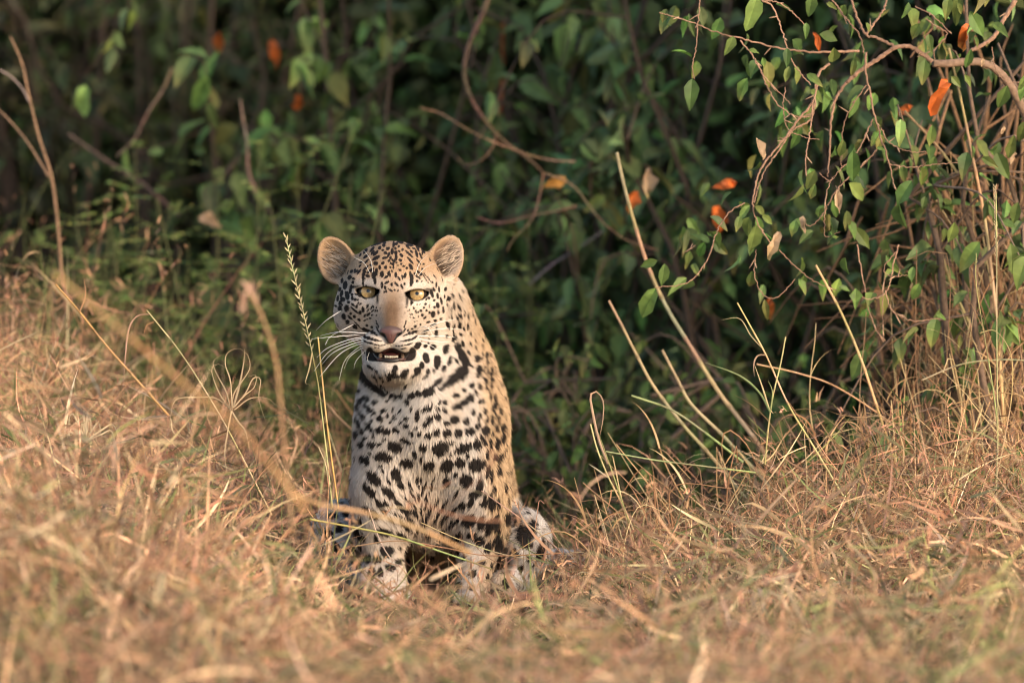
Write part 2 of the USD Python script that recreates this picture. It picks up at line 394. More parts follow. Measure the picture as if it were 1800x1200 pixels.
# ---------------------------------------------------------------- coat pattern: the dark spots of the face, collar, chest and legs
# Each row: crop origin, crop scale, then "cx,cy,rx,ry,angle" of every spot as measured on the photograph.
SPOTS = [
 (580, 410, 10, '''550,300,22,25,0;625,320,45,20,-45;535,385,30,12,-55;665,240,60,10,-15;740,290,50,18,-45;755,340,40,20,-50;805,350,55,20,-45;630,410,50,18,-35;815,435,65,25,-30;640,500,50,15,-45;545,510,35,12,-15;530,575,30,14,-50;720,560,20,20,0;805,530,38,30,0;625,620,60,18,-45;715,655,65,22,-35;600,700,45,22,-50;510,680,50,16,-50;470,670,30,15,-60;665,750,35,25,20;610,790,20,10,20;385,670,30,20,-40;350,775,40,25,-50;415,795,25,18,0;440,640,20,10,-60;770,730,36,60,0;790,830,25,60,-10;815,680,22,60,5;875,600,20,38,0;980,600,25,28,0;930,525,28,20,-30;915,720,30,45,0;985,770,40,18,-40;1000,865,40,18,-30;915,910,22,50,0;970,955,20,30,0;990,1020,16,25,0;955,1030,16,20,0;1065,1000,50,14,30;1135,1000,18,14,0;1085,900,18,30,0;1165,890,50,18,50;1155,730,20,45,0;1035,700,20,35,20;1055,735,14,30,0;1090,665,15,20,0;1115,600,18,25,0;1060,600,14,20,0;1110,545,18,30,0;1070,530,16,20,0;1165,520,15,15,0;1040,485,22,22,0;965,435,40,20,-10;1065,435,20,25,0;1130,490,15,30,0;1095,470,14,22,0;975,350,28,22,0;1030,380,20,40,25;1095,320,25,45,0;1155,350,25,35,0;1165,430,22,40,0;1020,270,30,22,-20;945,215,25,22,0;875,260,30,22,-30;945,160,40,14,10;1015,140,20,12,0;1120,210,20,40,0;1060,130,40,25,0;1170,190,25,20,0;1150,270,20,20,0;930,300,25,14,-15;850,190,60,10,-15;800,190,60,10,-20;740,180,60,8,-35;270,910,34,62,12;175,985,35,22,-60;205,1060,55,25,-75;365,980,22,75,10;305,1090,36,66,-10;405,860,22,25,0;410,940,20,20,0;215,830,20,40,15;140,1140,20,45,10;230,1160,40,35,0;390,1080,20,25,0;395,1140,22,30,0;445,1165,25,22,0;465,1075,28,14,20;520,1110,22,10,20;600,1140,50,8,20'''),
 (580, 520, 10, '''135,45,20,40,10;240,75,38,42,-20;185,120,25,40,15;110,175,20,15,0;180,215,32,42,0;330,110,22,18,0;295,215,36,52,10;405,155,32,18,35;470,185,22,32,10;435,250,75,16,40;535,145,30,12,-40;500,125,18,18,0;490,70,16,14,0;390,30,20,36,0;580,240,26,42,-15;530,290,24,32,0;615,345,16,24,30;365,305,18,22,0;430,360,24,26,0;350,375,50,20,40;250,360,33,48,-15;310,455,30,36,0;510,420,28,22,30;610,430,22,14,-20;655,410,14,11,0;705,390,18,15,0;650,520,22,19,0;735,550,16,15,0;660,180,18,38,20;735,205,13,40,30;670,250,12,34,25;755,260,12,34,45;680,320,18,38,45;800,260,12,20,20;835,260,10,20,20;740,335,20,12,-40;815,340,10,16,20;885,220,10,14,0;820,200,9,18,30;770,195,8,18,0;600,585,26,20,20;640,600,20,18,10;680,615,20,20,0;740,635,20,20,0;785,655,14,15,0;820,690,11,10,0;600,710,36,17,25;675,740,24,20,0;740,760,22,18,0;795,775,20,14,0;840,785,17,11,20;890,797,14,8,0;630,805,35,10,20;720,830,32,11,15;800,855,20,9,10;865,872,15,7,10;925,868,30,6,-5;800,905,14,7,15;850,915,11,7,0;815,440,13,13,0;820,480,10,16,0;835,500,12,12,0;850,540,8,18,0;835,590,9,38,-28;870,640,9,42,-42;490,510,85,10,48;440,540,45,34,40'''),
 (690, 410, 10, '''135,165,50,14,15;290,185,70,10,25;270,215,60,9,20;270,250,40,14,30;435,255,60,16,60;375,270,30,11,20;535,310,45,16,50;330,325,30,16,35;290,365,75,16,40;420,360,55,20,75;495,400,50,14,65;520,355,11,24,0;115,320,22,14,30;155,390,33,20,40;70,425,38,14,60;30,480,16,20,0;135,475,30,20,20;65,520,13,15,0;150,540,18,15,0;90,560,13,11,0;195,580,23,16,0;250,615,20,20,0;130,645,26,18,20;320,590,52,26,60;310,480,68,16,48;455,500,58,13,52;450,580,42,9,60;520,630,18,15,40;545,545,17,14,0;655,460,12,28,-20;450,680,33,18,40;395,715,28,16,40;490,720,28,22,20;450,770,48,15,35;545,745,52,7,55;600,760,56,7,50;575,735,38,7,50;600,830,56,8,55;645,810,48,7,55;700,860,20,13,50;430,838,22,18,0;510,840,13,10,0;175,290,18,18,0;110,230,18,18,0;55,730,16,38,10;220,740,20,46,10;170,770,15,36,-15;115,795,18,38,-30;75,890,18,38,-35;30,1000,13,20,0;95,1010,14,18,0;165,940,18,42,-25;210,890,16,26,0;335,780,30,52,0;335,850,28,46,10;310,720,20,46,-5;320,910,20,22,10;765,910,13,46,0;725,985,16,42,-20;815,985,13,46,-10;690,1060,24,66,-15;790,1100,18,46,-10;640,1140,20,22,0;730,1180,18,18,0;845,1170,13,38,-15;970,1170,22,32,0;930,980,22,28,0;910,1110,13,28,0;1030,1100,13,46,-15;590,1165,14,20,30'''),
 (690, 520, 10, '''645,45,22,28,0;600,75,12,20,-30;730,100,26,35,0;790,165,22,42,-10;855,90,18,56,-10;580,145,18,20,0;550,205,18,16,-20;645,180,9,28,0;735,200,18,20,0;500,260,20,20,0;595,255,18,18,0;650,290,18,23,10;710,320,35,52,10;570,380,30,16,-45;520,335,20,28,0;630,455,36,18,-15;750,430,23,26,0;840,400,18,18,0;800,280,14,42,-8;885,265,18,36,10;880,220,14,36,0;730,500,46,18,-20;680,530,28,14,-30;490,500,14,20,0;400,535,15,17,0;345,578,13,11,0;270,605,11,10,0;455,360,11,18,0;430,440,9,13,0;385,450,18,7,30;370,385,18,11,40;345,320,11,18,-30;310,320,7,18,-30;370,215,11,23,-25;410,275,13,26,-10;450,280,13,16,0;270,270,7,18,-30;310,375,18,7,40;235,200,9,15,-30;220,300,11,9,0;295,250,7,18,-35;430,150,13,7,0;480,150,13,7,0;410,625,19,15,-30;355,648,18,16,-20;295,658,16,15,0;243,682,13,10,-20;200,703,12,9,-20;390,735,36,11,-35;355,755,20,13,-25;290,770,20,15,-20;235,785,16,11,-20;188,795,15,10,-15;140,800,10,7,0;320,838,28,9,-20;270,855,17,9,-15;220,865,13,8,0;165,872,13,8,0;115,884,10,7,0;65,876,8,7,0;200,925,36,6,-10;235,445,14,13,0;230,480,10,16,0;215,515,9,16,0;205,545,8,12,0;205,615,9,36,35;590,610,55,16,-20;560,665,46,10,-10;770,560,15,23,0;765,640,26,40,0;770,700,30,22,0;650,695,18,10,0;640,750,14,9,0;950,510,18,66,-15;1055,535,16,36,-10;1160,520,28,52,0;1170,360,23,38,-30;1110,400,15,38,-30;1005,365,14,38,-10;1055,190,16,56,-8;1150,220,18,56,-25;955,160,11,28,-10;970,85,28,33,0;1015,240,13,28,0;1040,650,16,46,-5;940,705,20,28,0;1060,760,36,48,10;1180,690,32,18,40;930,945,46,72,10;1140,910,46,56,0;1160,1050,28,56,0;710,900,46,46,0;580,880,32,28,0;630,830,23,11,0;470,845,46,22,10;430,895,36,26,20;590,1090,46,80,-20;750,1130,23,66,0;820,1130,23,56,0;1000,1140,23,46,25'''),
 (600, 620, 7.5, '''300,330,38,68,0;370,410,78,44,40;460,480,78,44,40;540,545,58,24,40;278,190,13,68,5;380,195,43,18,30;465,245,23,16,30;430,295,18,12,0;475,340,13,13,0;525,310,23,16,40;560,350,23,12,50;525,415,18,12,0;560,460,33,15,50;610,520,33,16,45;665,580,30,28,0;720,600,26,32,0;785,580,30,30,0;925,580,42,32,0;1015,550,33,33,0;1140,520,66,38,-15;640,290,22,26,0;830,260,56,32,-30;1000,240,38,46,20;1060,165,28,38,0;945,300,38,16,0;1140,260,20,40,0;1115,75,33,70,-20;1105,320,15,23,0;1075,350,14,18,0;840,440,18,26,0;240,515,18,26,0;335,615,38,33,20;440,665,26,23,0;260,655,23,33,0;225,730,15,33,0;380,765,80,26,38;185,790,18,23,0;280,840,46,23,50;555,770,38,23,0;605,650,16,20,0;680,765,16,23,0;610,840,16,23,0;770,785,38,15,-45;705,865,26,23,0;655,920,23,20,-30;510,885,40,38,30;405,905,18,23,0;240,955,23,46,-10;375,1000,66,26,45;285,1045,23,26,0;205,1090,23,46,20;500,1030,38,33,20;600,1050,46,36,0;725,1030,42,33,15;430,1110,20,26,0;310,1140,30,20,-30;870,665,32,32,0;925,745,15,20,0;1120,755,56,26,-10;1000,840,22,56,0;855,875,28,18,0;790,940,28,18,-40;860,975,36,23,30;1165,880,38,33,0;1110,955,33,38,0;1000,985,11,18,0;960,995,9,15,0;925,1075,28,33,0;1030,1075,20,30,0;1140,1100,46,32,-10;700,300,110,18,5'''),
 (740, 620, 7.5, '''215,130,38,76,5;375,125,23,46,15;300,220,23,42,20;170,250,18,28,0;730,95,28,33,0;760,250,28,56,-10;745,310,18,28,0;535,60,43,68,-25;580,170,38,86,0;520,280,76,66,-40;430,350,86,56,-35;330,430,76,33,-35;270,480,38,16,-30;200,420,96,26,-45;90,540,66,38,-20;670,440,28,30,0;775,465,23,28,0;565,500,23,23,0;445,570,38,26,0;725,540,20,33,-20;640,610,43,43,-30;570,660,56,33,-30;480,715,60,33,-10;310,665,23,26,0;310,775,33,28,0;220,755,23,23,0;240,660,11,28,0;150,695,11,18,0;770,660,16,28,0;820,640,16,28,0;685,795,23,33,0;840,785,20,33,0;430,890,52,46,-10;325,935,33,26,20;210,860,38,36,0;600,910,38,36,-30;770,850,20,38,10;745,980,26,46,25;870,900,15,46,10;930,900,16,56,0;850,1040,38,52,-15;335,1065,46,46,0;490,1065,52,42,-10;640,1050,60,40,5;205,1055,36,33,0;910,580,11,66,0;970,610,16,42,0;970,700,23,38,0;1010,900,15,52,0;990,1010,18,42,0;1070,1010,23,52,0;915,420,13,56,0;920,330,11,56,-20;1070,1140,23,46,0;940,1080,11,38,0;810,1150,18,46,-30;910,1180,14,38,0;980,1170,18,46,0;850,60,13,38,0;800,60,7,46,0;830,230,11,38,0;870,280,9,46,0;860,430,13,56,0;840,370,13,38,-30;860,160,9,38,0;925,250,9,42,-20;940,750,15,38,0;970,850,11,38,0;1040,770,13,56,0'''),
 (600, 770, 7.5, '''265,100,33,33,0;400,95,46,32,0;490,95,38,16,-20;715,125,76,56,10;780,145,23,28,0;850,45,66,32,15;590,35,38,18,0;385,210,23,16,0;315,300,60,46,30;555,260,90,56,10;520,380,28,20,0;550,440,18,23,0;435,540,90,52,45;375,700,90,38,48;715,485,52,70,-15;625,580,18,38,-20;785,635,46,28,50;870,340,76,52,10;970,220,26,42,-20;1075,130,38,36,0;990,555,20,42,0;1015,650,13,28,0;620,725,86,38,45;780,915,115,31,52;530,900,95,32,55;590,870,46,23,50;400,970,105,36,25;660,1080,46,18,50;830,1150,76,23,45;450,1050,46,23,-20;700,1000,66,9,35;840,1070,56,13,30;940,880,33,12,50;1050,290,14,46,0'''),
 (740, 770, 7.5, '''250,140,90,70,-20;400,60,42,20,0;555,140,95,46,-20;380,220,23,20,0;740,100,42,60,-20;830,50,23,56,-25;100,365,56,56,30;335,365,72,72,0;515,330,56,56,-30;615,245,23,26,0;730,365,86,66,-25;465,490,26,33,0;600,570,66,72,0;340,580,42,66,-10;870,230,16,56,0;910,100,18,66,0;970,270,33,38,0;1000,80,23,66,0;1030,300,23,66,20;1070,30,23,46,0;875,450,23,76,10;925,520,18,66,0;770,640,33,76,10;710,740,72,42,-15;470,740,56,16,-60;650,860,28,56,25;545,895,42,36,-35;400,980,95,18,-40;640,1090,76,66,-30;430,1130,95,18,-40;840,830,23,66,0;920,860,36,86,-5;1010,880,18,66,0;790,880,28,26,0;960,680,15,42,0;810,1080,18,66,0;760,1130,23,56,0;940,1130,38,56,0;990,1080,23,56,0;880,1150,23,46,0;1110,1080,18,76,0'''),
 (600, 770, 7.5, '''900,640,14,60,-25;930,760,12,70,-30;860,820,12,60,-38;1040,560,12,50,0;1060,700,12,60,10;1010,780,12,50,0;960,1000,20,60,-30;1040,960,14,60,0;1110,880,14,60,20;1100,620,14,50,15;890,960,16,70,-40;1060,1080,18,50,0;900,1090,20,60,-40;1150,1000,20,60,25'''),
 (740, 770, 7.5, '''60,620,20,40,20;150,570,16,40,25;130,680,16,46,25;60,780,14,46,20;200,860,16,60,35;110,960,16,60,30;260,960,18,70,40;330,860,14,60,38;180,1080,18,70,35;60,1090,16,50,20;290,1090,18,60,40'''),
 (530, 860, 3.75, '''545,275,42,20,15;650,295,30,12,40;565,410,34,30,0;500,465,26,22,-30;585,520,26,18,20;520,550,16,26,0;465,560,20,32,0;440,460,20,22,0;405,320,22,22,0;370,280,14,30,10;340,330,18,30,20;330,400,16,22,0;640,480,20,16,-30;680,400,22,12,30;1170,340,30,30,0;1120,295,24,18,0;1225,385,22,30,20;1290,370,24,60,-10;1045,305,18,26,0;1180,220,20,40,10;1225,255,22,40,0;1275,230,20,40,0;1190,490,20,14,0;1460,310,40,55,-10;1510,270,24,40,0;1570,410,22,50,15;1480,370,30,20,0;1420,200,24,18,0;1640,420,18,40,-20;1700,540,30,50,0;1360,200,12,36,0;210,180,26,16,0;300,170,20,14,0;180,300,26,30,0;230,380,20,30,0;250,260,20,24,0;380,510,14,26,0;1250,620,12,16,0;1030,640,20,14,-40;700,600,14,18,0'''),
]
_c, _r, _a, _s = [], [], [], []
for ox, oy, sc, txt in SPOTS:
    for row in txt.replace('\n', '').split(';'):
        x, y, rx, ry, an = map(float, row.split(','))
        _c.append((ox + x / sc, oy + y / sc)); _r.append((rx / sc, ry / sc)); _a.append(math.radians(an))
_c, _r, _a = np.array(_c), np.array(_r) * 1e-3, np.array(_a)
_keep = np.ones(len(_c), bool)                           # overlapping crops name some spots twice
for i, j in cKDTree(_c).query_pairs(2.2):
    if abs(_r[i] - _r[j]).max() < .004: _keep[j] = False
_c, _r, _a = _c[_keep], _r[_keep], _a[_keep]
_small = (np.abs(_c[:, 0] - 688) < 55) & (_c[:, 1] > 572) & (_c[:, 1] < 614); _r[_small] = _r[_small] * 1.25 + .0002
_p, _hit = trace(_c[:, 0], _c[:, 1])
_p, _r, _a = _p[_hit], _r[_hit], _a[_hit]
rng = np.random.default_rng(7)
ca, sa = np.cos(_a)[:, None], np.sin(_a)[:, None]
ex, ez = np.array([1.0, 0, 0]), np.array([0, 0, -1.0])
S_p, S_r = _p, _r
S_u, S_v = ca * ex + sa * ez, -sa * ex + ca * ez
# flanks, back, haunches and tail carry spots of their own where no line of sight reaches
area = np.linalg.norm(np.cross(LV[LF[:, 1]] - LV[LF[:, 0]], LV[LF[:, 2]] - LV[LF[:, 0]]), axis=1) / 2
cand = rng.choice(len(LF), 9000, p=area / area.sum())
cp, cn = LV[LF[cand]].mean(1), unit(LN[LF[cand]].mean(1))
got = list(S_p); tree_ = cKDTree(S_p)
dn, _ = tree_.query(cp); cu, cvv = pix(cp)
extra = []
for i in rng.permutation(len(cp)):
    front = cn[i, 1] < -.25 and cp[i, 1] < .14 and cu[i] < 800 and cvv[i] < 905
    if front or cp[i, 2] < .02: continue
    step = .014 if cp[i, 2] > .40 else .023
    if dn[i] < step * .9: continue
    if extra and np.min(np.linalg.norm(np.array(extra)[:, :3] - cp[i], axis=1)) < step: continue
    extra.append(np.r_[cp[i], cn[i]])
extra = np.array(extra)
xp, xn = extra[:, :3], extra[:, 3:]
xu = unit(np.cross(xn, [0, .3, 1.0])); xv = np.cross(xn, xu)
th = rng.uniform(-.6, .6, len(xp))[:, None]
big = np.where(xp[:, 2] > .40, .0034, .0046)[:, None] * rng.uniform(.75, 1.3, (len(xp), 1))
S_p = np.vstack([S_p, xp]); S_r = np.vstack([S_r, np.hstack([big * .85, big * 1.25])])
S_u = np.vstack([S_u, np.cos(th) * xu + np.sin(th) * xv]); S_v = np.vstack([S_v, -np.sin(th) * xu + np.cos(th) * xv])
S_tree = cKDTree(S_p)

def sstep(a, b, x):
    t = np.clip((x - a) / (b - a), 0, 1); return t * t * (3 - 2 * t)

def coat(p, n, seed=3):
    """Colour of the hair that grows at points p with normals n."""
    u, v = pix(p)
    white, cream = np.array([.57, .50, .44]), np.array([.56, .43, .31])
    tan, gold, brown = np.array([.40, .255, .145]), np.array([.50, .345, .205]), np.array([.27, .17, .115])
    W = lambda w: w[:, None]
    head = sstep(.395, .43, p[:, 2]) * (p[:, 1] < .13) * sstep(800, 770, u)
    c = np.tile(white, (len(p), 1))
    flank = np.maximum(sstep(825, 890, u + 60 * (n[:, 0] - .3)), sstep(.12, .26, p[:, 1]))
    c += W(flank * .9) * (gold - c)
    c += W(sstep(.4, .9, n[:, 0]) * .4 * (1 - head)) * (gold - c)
    c += W(.7 * np.exp(-(((u - 758) / 60) ** 2 + ((v - 910) / 60) ** 2))) * (tan - c)          # tan fur between the elbows, deepened for the shadow there
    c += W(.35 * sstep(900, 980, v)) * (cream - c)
    hch = sstep(868, 890, v) * np.maximum(sstep(650, 625, u), sstep(893, 903, u)) * (p[:, 1] > .02)
    c += W(hch * .85) * (np.array([.62, .57, .52]) - c)
    fore = sstep(512, 470, v) * head
    c += W(fore * .95) * (tan - c)
    c += W(head * sstep(610, 560, v) * .38) * (tan - c)
    c += W(head * sstep(440, 410, v) * .3) * (brown - c)
    bridge = np.exp(-((u - 689 + .04 * (v - 540)) / 23) ** 2) * sstep(480, 545, v) * sstep(594, 584, v) * head
    c += W(np.minimum(bridge * 1.05, .95)) * (np.array([.125, .070, .038]) * (.65 + .5 * meshkit.noise(p * 900, 21))[:, None] - c)
    c += W(.35 * np.exp(-(((u - 690) / 14) ** 2 + ((v - 505) / 28) ** 2)) * head) * (tan - c)
    muz = np.exp(-(((u - 688) / 55) ** 4 + ((v - 603) / 24) ** 4)) * head
    c += W(muz * .35 * sstep(14, 24, np.abs(u - 688) + .0 * v)) * (cream - c)
    for ex_, ey_ in EYES:                                                                        # pale above and below the eyes
        c += W(.7 * np.exp(-(((u - ex_) / 20) ** 2 + ((v - ey_ + 17) / 7) ** 2)) * head) * (white - c)
        c += W(.6 * np.exp(-(((u - ex_) / 20) ** 2 + ((v - ey_ - 17) / 6) ** 2)) * head) * (white - c)
    ear = np.zeros(len(p))
    for ax, ctr in EAR:
        q = (p - ctr) @ ax.T
        ear = np.maximum(ear, (np.abs(q[:, 1]) < .03) * sstep(.045, .034, np.abs(q[:, 0])) * sstep(-.040, -.018, q[:, 2]))
        inner = sstep(1.0, .75, np.sqrt((q[:, 0] / .030) ** 2 + (q[:, 2] / .038) ** 2)) * (n @ ax[1] > .2)
        c += W(np.maximum(ear - inner, 0) * .8) * (np.array([.40, .26, .15]) - c)
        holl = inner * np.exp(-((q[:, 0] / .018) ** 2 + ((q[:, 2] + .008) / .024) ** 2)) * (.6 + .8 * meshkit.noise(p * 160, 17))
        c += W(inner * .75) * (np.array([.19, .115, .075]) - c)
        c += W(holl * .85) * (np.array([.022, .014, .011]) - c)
    # spots
    k = 14
    dist, idx = S_tree.query(p, k=k, distance_upper_bound=.05)
    ok = np.isfinite(dist); idx = np.where(ok, idx, 0)
    d = p[:, None] - S_p[idx]
    a = (d * S_u[idx]).sum(-1) / S_r[idx, 0]; b = (d * S_v[idx]).sum(-1) / S_r[idx, 1]
    e = np.sqrt(a * a + b * b)
    e = np.where(ok, e, 9)
    sz = np.clip(S_r[idx].mean(-1).min(1) / .004, .35, 1)
    wob = sz * ((meshkit.noise(p * 190, seed) - .5) * .55 + (meshkit.noise(p * 420, seed + 1) - .5) * .35)
    e = e.min(1) + wob
    dark = sstep(1.50 - .12 * head, 1.22 - .12 * head, e) * (1 - .95 * ear)
    dark = dark * (1 - .9 * bridge * (v > 530) * (np.abs(u - 689) < 20))
    # lids, tear lines and lips
    for (ex_, ey_), s in zip(EYES, (-1, 1)):
        o = eye_open(p, (ex_, ey_))
        dark = np.maximum(dark, sstep(.0050, .0028, o) * head)
        dark = np.maximum(dark, np.exp(-(((u - ex_ + s * 17) / 2.6) ** 2 + ((v - ey_ - 12) / 10) ** 4)) * head)
        dark = np.maximum(dark, np.exp(-(((u - ex_ - s * 23) / 9) ** 4 + ((v - ey_ + 8 - .15 * s * (u - ex_ - s * 23)) / 2.2) ** 2)) * head)
    lip = np.exp(-(((u - 686) / 44) ** 6 + ((v - 623) / 13) ** 6)) * sstep(606, 612, v) * head
    edge_ = 610.5 + 8 * np.exp(-((np.abs(u - 688) - 24) / 13) ** 2)
    lipn = (lip > .5) * sstep(-1, 1.5, v - edge_)
    dark = np.maximum(dark, lipn)
    for cx_ in (650, 725):                                                     # black fur at the corners of the mouth
        dark = np.maximum(dark, sstep(1.25, .85, np.sqrt(((u - cx_) / 6.5) ** 2 + ((v - 621) / 11) ** 2)) * head)
    rim = np.clip(dark - .0, 0, 1)
    tone = 1 + .14 * (meshkit.noise(p * 60, 11) - .5) + .25 * (meshkit.noise(p * 600, 12) - .5)
    c = c * tone[:, None]
    halo = sstep(2.1, 1.3, e) * (1 - head * .5) * .12 + flank * sstep(2.0, 1.2, e) * .30            # brown rings of the rosettes
    c += W(np.clip(halo, 0, 1)) * (np.array([.30, .17, .085]) - c)
    c += W(rim) * (np.array([.018, .014, .012]) - c)
    return c, dark, head, ear

# ---------------------------------------------------------------- hair: one flat tapered ribbon each
def flow(p, n, head, ear):
    """Which way the hair lies."""
    u, v = pix(p)
    mid = np.stack([(760 - u) * 1e-3 * sstep(820, 900, v)[:] * 7 - .25 * np.sign(760 - u) * sstep(860, 700, v), 0 * u + .25, -1 + 0 * u], -1)
    nose = P(687, 575, -.12)
    rad = p - nose; rad[:, 1] *= .6
    rad = unit(rad)
    chin = sstep(628, 645, v)[:, None]
    rad = rad * (1 - chin) + np.stack([(u - 688) / 90, 0 * u, -1 + 0 * u], -1) * chin
    f = unit(mid) * (1 - head[:, None]) + rad * head[:, None]
    up = np.array([0, -.1, 1.0]); f = f * (1 - ear[:, None]) + up * ear[:, None]
    f = f - n * (f * n).sum(-1, keepdims=True)
    return unit(f)

vis = (LN[LF].mean(1)[:, 1] < .35) & (LV[LF].mean(1)[:, 1] < .45)
fc = LV[LF].mean(1)
dens = np.where(vis, np.where(fc[:, 2] > .415, 1.5, .62), .07)
wgt = area * dens
N_H = 330000
fi = rng.choice(len(LF), N_H, p=wgt / wgt.sum())
r1, r2 = np.sqrt(rng.random(N_H)), rng.random(N_H)
bw = np.stack([1 - r1, r1 * (1 - r2), r1 * r2], -1)[..., None]
hp = (LV[LF[fi]] * bw).sum(1); hn = unit((LN[LF[fi]] * bw).sum(1))
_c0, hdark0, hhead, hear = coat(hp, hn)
hu, hv = pix(hp)
bare = np.zeros(N_H, bool)
for c_ in EYES: bare |= (eye_open(hp, c_) < .0012) & (hhead > .5)
bare |= (np.abs(hu - 688) < 36) & (hv > 611 + 8 * np.exp(-((np.abs(hu - 688) - 24) / 13) ** 2)) & (hv < 636) & (hhead > .5) & (hn[:, 2] * 0 + hdark0 > .6)      # the lips
bare |= (np.abs(hu - 687.5) < 19) & (hv > 577) & (hv < 601) & (hhead > .5) & (hp[:, 1] < -.10)               # nose leather
length = .0112 + .010 * sstep(840, 930, hv) * np.exp(-((hu - 760) / 60) ** 2) + .002 * sstep(640, 700, hv)
length = np.where(hhead > .5, np.where(np.exp(-(((hu - 688) / 52) ** 4 + ((hv - 590) / 38) ** 4)) > .4, .0024, .0036) + .006 * sstep(55, 100, np.abs(hu - 688)) * sstep(520, 560, hv) + .009 * sstep(636, 655, hv), length)
length = length * (1 - .35 * sstep(940, 1000, hv)) * np.where(hv > 1030, .5, 1)
inner = np.zeros(N_H, bool); core = inner.copy()
for ax, ctr in EAR:
    q = (hp - ctr) @ ax.T
    core |= (np.sqrt((q[:, 0] / .022) ** 2 + ((q[:, 2] + .004) / .030) ** 2) < 1)
    inner |= (np.sqrt((q[:, 0] / .032) ** 2 + (q[:, 2] / .042) ** 2) < 1) & (hn @ ax[1] > .1) & (np.abs(q[:, 1]) < .03)
length = np.where(hear > .5, .0032, length)
longear = inner & core & (rng.random(N_H) < .11)
length = np.where(longear, .017, length)
length *= rng.uniform(.7, 1.25, N_H)
fl = flow(hp, hn, hhead, hear)
jit = rng.normal(0, .15, (N_H, 3)); clump = (np.stack([meshkit.noise(hp * 110, 30 + k) for k in range(3)], -1) - .5) * .7
fl = unit(fl + jit + clump * np.where(hhead > .5, .35, 1.0)[:, None]); fl = unit(fl - hn * (fl * hn).sum(-1, keepdims=True))
lift = np.radians(np.where(hhead > .5, 15, 20) + rng.normal(0, 1, N_H) * np.where(hhead > .5, 6, 10))
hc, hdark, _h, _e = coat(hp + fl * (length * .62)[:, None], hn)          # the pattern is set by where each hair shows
hc = np.where(longear[:, None], np.array([.46, .36, .27]) * np.where(rng.random((N_H, 1)) < .38, .12, rng.uniform(.8, 1.1, (N_H, 1))), hc)
for ax, ctr in EAR:                                      # long pale hairs sweep across the hollow of each ear
    side = np.sign(ctr[0] - P(690, 0)[0])
    m = longear & (np.sign(hp[:, 0] - P(690, 0)[0]) == side)
    fl[m] = unit(np.array([side * .8, -.2, .55]) + rng.normal(0, .25, (m.sum(), 3))); lift[m] = .2
ok = ~bare
hp, hn, hc, fl, lift, length, hdark, hhead = hp[ok], hn[ok], hc[ok], fl[ok], lift[ok], length[ok], hdark[ok], hhead[ok]
n_h = len(hp)
d0 = fl * np.cos(lift)[:, None] + hn * np.sin(lift)[:, None]
d1 = unit(fl - hn * .05 + np.array([0, 0, -.22]) * (length > .010)[:, None])
mid_ = hp + d0 * (length * .55)[:, None]
tip_ = mid_ + unit(d0 + d1) * (length * .5)[:, None]
wd = unit(np.cross(hn, fl)) + hn * rng.normal(0, .3, (n_h, 1))
w0 = np.where(hhead > .5, .00042, .00062) * rng.uniform(.8, 1.25, n_h)
root = hp - hn * .0012
hv_ = np.stack([root - wd * w0[:, None], root + wd * w0[:, None], mid_ - wd * (w0 * .8)[:, None], mid_ + wd * (w0 * .8)[:, None], tip_], 1)
hnm = unit(hn + d0 * .25 + rng.normal(0, .10, (n_h, 3)))
hnm = np.repeat(hnm[:, None], 5, 1)
tone = rng.uniform(.82, 1.15, (n_h, 1))
hcol = np.repeat((hc * tone)[:, None], 5, 1); hcol[:, 4] *= 1.08
hcol[:, 4] += (hdark * .0)[:, None]
o_ = (np.arange(n_h) * 5)[:, None]
hf = np.vstack([o_ + [0, 1, 3], o_ + [0, 3, 2], o_ + [2, 3, 4]])
hface = np.cross(hv_[:, 1] - hv_[:, 0], hv_[:, 4] - hv_[:, 0]); flip = (hface * hn).sum(-1) < 0
hf = np.where(np.tile(flip, 3)[:, None], hf[:, ::-1], hf)

L0 = np.array([P(760, 1065)[0], .15, 0.0])
leopard = thing('leopard', 'spotted leopard sitting upright in the dry grass, facing the camera with its mouth slightly open', 'leopard', L0)
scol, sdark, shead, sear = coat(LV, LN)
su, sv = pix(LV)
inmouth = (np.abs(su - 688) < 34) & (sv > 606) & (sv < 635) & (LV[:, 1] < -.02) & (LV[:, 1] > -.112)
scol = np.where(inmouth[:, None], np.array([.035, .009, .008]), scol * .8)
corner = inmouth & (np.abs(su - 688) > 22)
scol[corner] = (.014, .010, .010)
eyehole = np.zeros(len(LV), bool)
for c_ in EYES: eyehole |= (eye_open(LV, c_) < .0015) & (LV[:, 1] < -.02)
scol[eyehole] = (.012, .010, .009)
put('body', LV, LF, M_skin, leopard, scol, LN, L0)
tag(put('fur', hv_.reshape(-1, 3), hf, M_fur, leopard, hcol.reshape(-1, 3), hnm.reshape(-1, 3), L0), kind='stuff')

